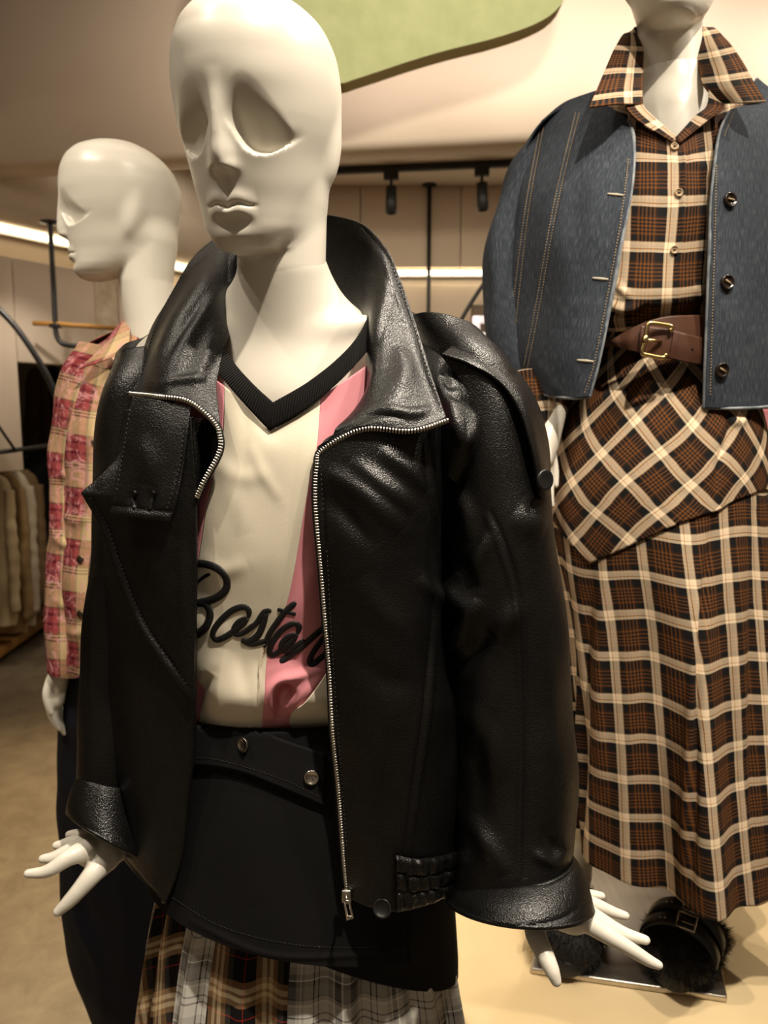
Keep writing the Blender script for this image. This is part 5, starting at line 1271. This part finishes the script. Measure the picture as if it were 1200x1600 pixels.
# belt
M_BELT = cloth('brown_leather', srgb(72, 46, 34), srgb(84, 55, 41), .5, 500, 15, .25)
M_GOLD = metal('gold_metal', (.83, .62, .28, 1), .22)
be = thing('belt', 'wide brown leather belt with gold roller buckle over the plaid skirt', 'belt', tuple(P(1040, 530, 1.25)))
BE = Net([[(925, 548, 1.27), (925, 550, 1.27), (926, 552, 1.27)], [(950, 535, 1.168), (951, 537, 1.168), (953, 540, 1.168)], [(972, 522, 1.148), (973, 533, 1.145), (976, 545, 1.146)], [(1003, 506, 1.132), (1003, 529, 1.129), (1005, 552, 1.130)], [(1035, 496, 1.126), (1036, 527, 1.122), (1037, 558, 1.124)],
          [(1070, 493, 1.130), (1072, 528, 1.126), (1072, 564, 1.128)], [(1108, 494, 1.15), (1110, 532, 1.146), (1112, 570, 1.150)], [(1150, 500, 1.22), (1152, 540, 1.22), (1152, 578, 1.22)]])
bb = sheet('belt_band', BE.grid(24, 120), M_BELT, be, None, .004)
BL = Loft([(924, 520, 1156, 512, 1.28, .105), (924, 562, 1156, 572, 1.28, .108)])
G, uv, A, V = BL.grid(60, 6, -.1, math.pi + .1); sheet('belt_back', G, M_BELT, be, uv, .004)
BS = Net([[(1001, 509, 1.124), (1000, 530, 1.122), (999, 551, 1.124)], [(1040, 514, 1.116), (1038, 536, 1.114), (1036, 557, 1.116)], [(1072, 522, 1.117), (1070, 545, 1.115), (1068, 566, 1.117)], [(1108, 530, 1.138), (1107, 552, 1.136), (1106, 572, 1.140)], [(1140, 536, 1.19), (1140, 556, 1.19), (1140, 578, 1.19)]])
bs = sheet('belt_strap', BS.grid(16, 60), M_BELT, be, None, .0035)
yb = 1.108
fr = [P(x, y, yb) for x, y in ((1046, 517), (1050, 513), (1046, 509), (1020, 505), (1014, 506), (1011, 512), (1008, 530), (1003, 548), (1005, 553), (1012, 555), (1034, 559), (1039, 557), (1040, 553))]
bu = tube('buckle_frame', polyline(fr, 80), .0032, M_GOLD, be, 10)
tube('prong', [P(1008, 531, yb - .002), P(1020, 532, yb - .001), P(1034, 534, yb + .004)], .0022, M_GOLD, bu, 8)
V, Fc = lathe_mesh([(.003, -.006), (.0046, -.005), (.0046, .005), (.003, .006)], P(1008, 531, yb), P(1012, 512, yb) - P(1004, 548, yb), 14); from_arrays('prong_roller', V, Fc, M_GOLD, bu)
LP3 = Net([[(1052, 517, 1.112), (1060, 519, 1.112)], [(1049, 538, 1.110), (1057, 540, 1.110)], [(1045, 560, 1.113), (1053, 562, 1.113)]]); sheet('belt_loop', LP3.grid(8, 16), M_BELT, be, None, .004)
V, Fc = lathe_mesh([(.0016, 0), (.0016, .001), (.0001, .001)], P(1082, 545, 1.117), (0, -1, 0), 10); from_arrays('strap_hole', V, Fc, M_VOID, be)
# denim jacket
md = Mat('blue_denim', .88, 0, .2); v = md.coord('Object')
sp = md.n.new('ShaderNodeSeparateXYZ'); md.link(md.coord('UV'), sp.inputs[0])
streak = md.noise(md.mapping(md.coord('UV'), (900, 60, 1)), 1, 3, .6)
c = md.ramp(md.noise(v, 7, 5, .6), [(.25, srgb(40, 44, 50)), (.55, srgb(57, 62, 69)), (.8, srgb(78, 83, 88))])
c = md.mix(.55, c, md.ramp(streak, [(.30, srgb(22, 26, 34)), (.52, srgb(54, 61, 72)), (.75, srgb(116, 121, 126))]))
md.base(c); md.bump(streak, .3, .0008); md.bump(md.noise(v, 700, 2), .25, .0006); M_DEN = md.m
M_FRAY = cloth('faded_denim', srgb(96, 104, 112), srgb(150, 155, 158), .9, 700, 60, .5)
M_TAN = plastic('tan_thread', srgb(150, 130, 98), .8)
dj = thing('denim_jacket', 'boxy blue denim jacket hanging open over the plaid shirt', 'jacket', tuple(P(1047, 620, 1.27)))
DL = Net([[(906, 150, 1.30), (925, 158, 1.265), (945, 165, 1.235), (962, 173, 1.205), (980, 187, 1.185)], [(840, 198, 1.36), (880, 194, 1.285), (920, 192, 1.225), (958, 195, 1.185), (990, 215, 1.155)], [(800, 285, 1.355), (840, 283, 1.26), (888, 280, 1.19), (938, 280, 1.150), (988, 285, 1.128)],
          [(794, 370, 1.35), (825, 370, 1.255), (870, 370, 1.18), (920, 370, 1.140), (973, 370, 1.118)], [(792, 460, 1.345), (822, 463, 1.255), (868, 465, 1.18), (912, 466, 1.14), (956, 465, 1.118)], [(790, 550, 1.34), (818, 553, 1.26), (858, 555, 1.185), (898, 557, 1.145), (938, 555, 1.122)],
          [(800, 607, 1.335), (830, 613, 1.262), (863, 618, 1.19), (894, 622, 1.15), (921, 620, 1.13)]])
G = DL.grid(150, 230)
G = emboss(G, [([(840, 200), (815, 300), (806, 450), (800, 600)], .004, 8), ([(904, 178), (871, 317), (842, 479), (818, 608)], -.0016, 3), ([(850, 185), (825, 333), (803, 521)], -.0014, 3), ([(880, 330), (890, 420), (880, 520)], .005, 22), ([(930, 240), (925, 330), (915, 420)], .004, 18), ([(840, 560), (860, 600), (880, 615)], .003, 10), ([(982, 240), (965, 380), (935, 560)], .0015, 5)])
dl = sheet('front_panel', wobble(G, .002, .12, 61), M_DEN, dj, None, .003); DLG = G
SD = Loft([(856, 212, 925, 200, 1.375, .02), (822, 232, 885, 244, 1.37, .042), (786, 285, 850, 290, 1.365, .055), (763, 370, 830, 372, 1.36, .058), (757, 460, 828, 462, 1.35, .058), (766, 545, 845, 548, 1.33, .055), (786, 600, 868, 606, 1.305, .050)])
G, uv, A, V = SD.grid(110, 150); G = emboss(G, [([(790, 300), (776, 380), (772, 470)], .004, 8)], True)
sheet('sleeve', wobble(G, .003, .1, 62, True), M_DEN, dj, uv, .003, True)
DR = Net([[(1140, 172, 1.19), (1165, 165, 1.21), (1200, 160, 1.24), (1262, 188, 1.33)], [(1123, 215, 1.152), (1150, 208, 1.165), (1205, 205, 1.20), (1300, 240, 1.32)], [(1112, 300, 1.125), (1150, 300, 1.135), (1215, 305, 1.18), (1318, 320, 1.31)], [(1108, 400, 1.115), (1150, 402, 1.125), (1220, 405, 1.17), (1325, 410, 1.30)],
          [(1105, 490, 1.115), (1150, 493, 1.125), (1220, 495, 1.17), (1325, 500, 1.30)], [(1102, 570, 1.12), (1150, 573, 1.128), (1220, 573, 1.17), (1322, 570, 1.29)], [(1100, 637, 1.128), (1150, 638, 1.135), (1220, 634, 1.175), (1318, 622, 1.28)]])
G = DR.grid(120, 230)
G = emboss(G, [([(1150, 220), (1165, 330), (1160, 450)], .003, 16), ([(1116, 230), (1114, 400), (1110, 620)], .0015, 5)])
dr = sheet('front_panel', wobble(G, .002, .12, 63), M_DEN, dj, None, .003); DRG = G
SD2 = Loft([(1190, 172, 1262, 190, 1.35, .03), (1230, 230, 1310, 225, 1.34, .05), (1260, 290, 1335, 290, 1.33, .055), (1275, 380, 1352, 380, 1.32, .058), (1275, 470, 1355, 470, 1.30, .058), (1260, 600, 1345, 600, 1.27, .05)])
G, uv, A, V = SD2.grid(60, 80); sheet('sleeve', G, M_DEN, dj, uv, .003, True)
BD = Loft([(925, 148, 1170, 148, 1.32, .05), (842, 196, 1270, 190, 1.33, .085), (800, 300, 1310, 300, 1.325, .12), (792, 440, 1320, 440, 1.32, .13), (795, 610, 1315, 615, 1.31, .13)])
G, uv, A, V = BD.grid(80, 60, -.06, math.pi + .06); sheet('back_panel', G, M_DEN, dj, uv, .003)
# shoulder / collar of the jacket under the shirt collar
YD = Net([[(940, 140, 1.27), (915, 148, 1.305), (880, 162, 1.34), (846, 190, 1.375)], [(950, 158, 1.235), (922, 165, 1.27), (888, 180, 1.31), (845, 205, 1.36)]])
sheet('collar', YD.grid(40, 12), M_DEN, dj, None, .003)
YD = Net([[(1182, 122, 1.25), (1205, 140, 1.29), (1250, 165, 1.33)], [(1160, 158, 1.20), (1195, 166, 1.23), (1250, 188, 1.32)]])
sheet('collar', YD.grid(40, 12), M_DEN, dj, None, .003)
for G in (DLG, DRG):
    col = -1 if G is DLG else 0
    tube('frayed_edge', G[4:, col], .0026, M_FRAY, dj, 8)
    tube('frayed_hem', G[-1], .0026, M_FRAY, dj, 8)
dlt = bvh(dl); drt = bvh(dr)
stitches('stitching', [[(906, 178), (873, 317), (844, 479), (819, 608)], [(900, 178), (867, 317), (838, 479), (813, 606)], [(852, 190), (827, 333), (806, 521), (800, 606)], [(846, 192), (821, 333), (800, 500)],
                       [(982, 250), (966, 370), (932, 555), (914, 615)]], dlt, M_TAN, dj, .0042, .0028, .0007, .0017)
stitches('stitching', [[(1119, 230), (1115, 400), (1109, 620)], [(1145, 178), (1130, 215)]], drt, M_TAN, dj, .0042, .0028, .0007, .0017)
M_HORN = plastic('horn_button', srgb(40, 30, 24), .2)
for x, y in ((1138, 314), (1134, 442), (1126, 578)):
    o, a, n = button('button', x, y, drt, .0105, M_HORN, dj, .002, thick=.0045)
    e1 = np.cross(n, [0, 0, 1]); e1 /= np.linalg.norm(e1); e1 = e1*.8 + np.array([0, 0, .5]) * (1 if y > 400 else .2); e1 /= np.linalg.norm(e1)
    V, Fc = box_mesh(a + n*.0036, (.0105, .0022, .0022), np.stack([e1, n, np.cross(e1, n)], 1)); from_arrays('button_thread', V, Fc, M_TAN, o, smooth_shade=False)
M_LTH = plastic('light_thread', srgb(176, 168, 150), .8)
for x, y in ((961, 305), (938, 436), (915, 564)):
    q = np.array([cast(dlt, x + d, y + .1*d, .0016)[0] for d in np.linspace(-12, 13, 10)])
    o = tube('buttonhole', q, np.interp(np.arange(10), [0, 5, 9], [.0014, .0022, .0014]), M_LTH, dj, 8)
# fluffy mules
M_FUR = Mat('black_fur', .8, 0, .3); M_FUR.base(M_FUR.ramp(M_FUR.noise(M_FUR.coord(), 60, 3), [(.3, (.006, .0055, .005, 1)), (.7, (.020, .018, .016, 1))])); M_FUR = M_FUR.m
M_SOLE = plastic('black_sole', (.01, .01, .01, 1), .6)
rng = np.random.RandomState(7)
def mule(label, toe, heel, group):
    """toe and heel: plan points on the base plate"""
    toe = np.array([toe[0], toe[1], 0.]); heel = np.array([heel[0], heel[1], 0.]); d = toe - heel; L = np.linalg.norm(d); d /= L; s = np.array([-d[1], d[0], 0]); z0 = PLZ + .0125
    t = thing('fluffy_mule', label, 'shoe', tuple((toe + heel)/2 + [0, 0, z0]), group)
    R = np.stack([d, s, [0, 0, 1]], 1); mid = (toe + heel)/2
    def at(l, w_, h): return mid + d*l*L + s*w_ + np.array([0, 0, z0 + h])
    prof = []
    for k in np.linspace(0, 2*math.pi, 40, endpoint=False):
        l = math.cos(k)*.5; w_ = math.sin(k)*(.047 + .008*math.cos(k)); prof.append((l*L, w_))
    V, Fc = prism_mesh(prof, 0, .030, (at(0, 0, 0), d, s)); o = from_arrays('sole', V, Fc, M_SOLE, t); b = o.modifiers.new('bevel', 'BEVEL'); b.width = .006; b.segments = 3; b.limit_method = 'ANGLE'
    prims = [('c', (at(.30, 0, .040), at(.10, 0, .050), .038, .040), .02), ('c', (at(.30, .020, .038), at(.30, -.020, .038), .036, .036), .02), ('c', (at(-.15, .034, .035), at(.1, .034, .045), .020, .03), .02), ('c', (at(-.15, -.034, .035), at(.1, -.034, .045), .020, .03), .02),
             ('c', (at(-.15, .034, .035), at(-.42, .0, .034), .020, .018), .02), ('c', (at(-.15, -.034, .035), at(-.42, 0, .034), .020, .018), .02)]
    u = body_mesh('upper', prims, .006, t, M_FUR)
    me = u.data; co = np.array([v.co for v in me.vertices]); no = np.array([v.normal for v in me.vertices]); me.calc_loop_triangles()
    tri = np.array([lt.vertices for lt in me.loop_triangles])
    n = 9000; f = tri[rng.randint(0, len(tri), n)]; w3 = rng.dirichlet((1, 1, 1), n)
    b0 = (co[f] * w3[..., None]).sum(1); bn_ = (no[f] * w3[..., None]).sum(1); bn_ /= np.linalg.norm(bn_, axis=1, keepdims=True)
    lean = rng.normal(size=(n, 3))*.45 + np.array([0, 0, -.15]); tip = b0 + (bn_ + lean) * rng.uniform(.006, .011, n)[:, None]; tip[:, 2] = np.maximum(tip[:, 2], .004)
    sd = np.cross(bn_, rng.normal(size=(n, 3))); sd /= np.linalg.norm(sd, axis=1, keepdims=True); wd = .0007
    bl = b0 - bn_*.001
    V = np.stack([bl - sd*wd, bl + sd*wd, tip], 1).reshape(-1, 3) + np.array(t.location)
    stuff(from_arrays('fur', V, np.arange(3*n).reshape(-1, 3), M_FUR, u, smooth_shade=False))
    for l in (.30, .12):
        arc = [at(l, .064*math.cos(k), .045 + (.056 if l > .2 else .064)*math.sin(k)) for k in np.linspace(.15, math.pi - .15, 24)]
        G = np.array([[p_ - d*.009 + [0, 0, .006], p_ + [0, 0, .001], p_ + d*.009 - [0, 0, .006]] for p_ in arc]); st = sheet('strap', G, M_DARKBTN, t, None, .003)
        c = at(l, .012, .045 + (.056 if l > .2 else .064) + .002)
        dn = d*.83 - np.array([0, 0, .55]); e = [c + s*a_ + dn*b_ + np.array([0, 0, .003]) for a_, b_ in ((-.014, -.012), (.014, -.012), (.014, .012), (-.014, .012), (-.014, -.012))]
        tube('buckle', np.array(e), .0020, M_SILV, st, 8); tube('buckle_pin', [c - s*.011, c + s*.012 + [0, 0, .001]], .0012, M_SILV, st, 6)
        for k in (-.030, -.022, .024):
            V, Fc = lathe_mesh([(.0024, 0), (.0022, .001), (.0001, .0012)], at(l, k, .045 + (.056 if l > .2 else .064)*math.sqrt(max(0, 1 - (k/.064)**2)) + .0015), (0, 0, 1), 10); from_arrays('eyelet', V, Fc, M_SILV, st)
    return t
zs = PLZ + .03
mule('black fluffy mule with buckled straps on the right of the steel plate', PZ(1046, 1535, zs)[:2], PZ(1098, 1430, zs)[:2], 'pair of fluffy mules')
mule('black fluffy mule half hidden behind the leather cuff and white fingers', PZ(880, 1515, zs)[:2], PZ(902, 1395, zs)[:2], 'pair of fluffy mules')
# garments behind, at the right edge
t = thing('pink_garment', 'sliver of a pink garment behind the plaid skirt, at the right picture edge', 'garment', tuple(P(1215, 740, 2.0)))
lf = Loft([(1196, 640, 1250, 630, 2.0, .05), (1184, 685, 1270, 690, 2.0, .07), (1190, 745, 1272, 745, 2.0, .07)])
G, uv, A, V = lf.grid(50, 30); sheet('body', wobble(G, .004, .1, 71, True), M_PINK, t, uv, .003, True)
tube('hanger_hook', polyline([P(1222, 640, 2.0), P(1222, 600, 2.0), P(1228, 585, 2.0), P(1236, 595, 2.0)], 20), .004, M_BLACKM, t, 8)
t = thing('black_trousers', 'sliver of black cloth below the pink garment, at the right picture edge', 'garment', tuple(P(1225, 870, 2.0)))
lf = Loft([(1192, 746, 1270, 746, 2.0, .05), (1190, 800, 1268, 800, 2.0, .06), (1189, 868, 1266, 868, 2.0, .06)])
G, uv, A, V = lf.grid(50, 30); sheet('body', wobble(G, .004, .1, 72, True), M_BLACKC, t, uv, .003, True)
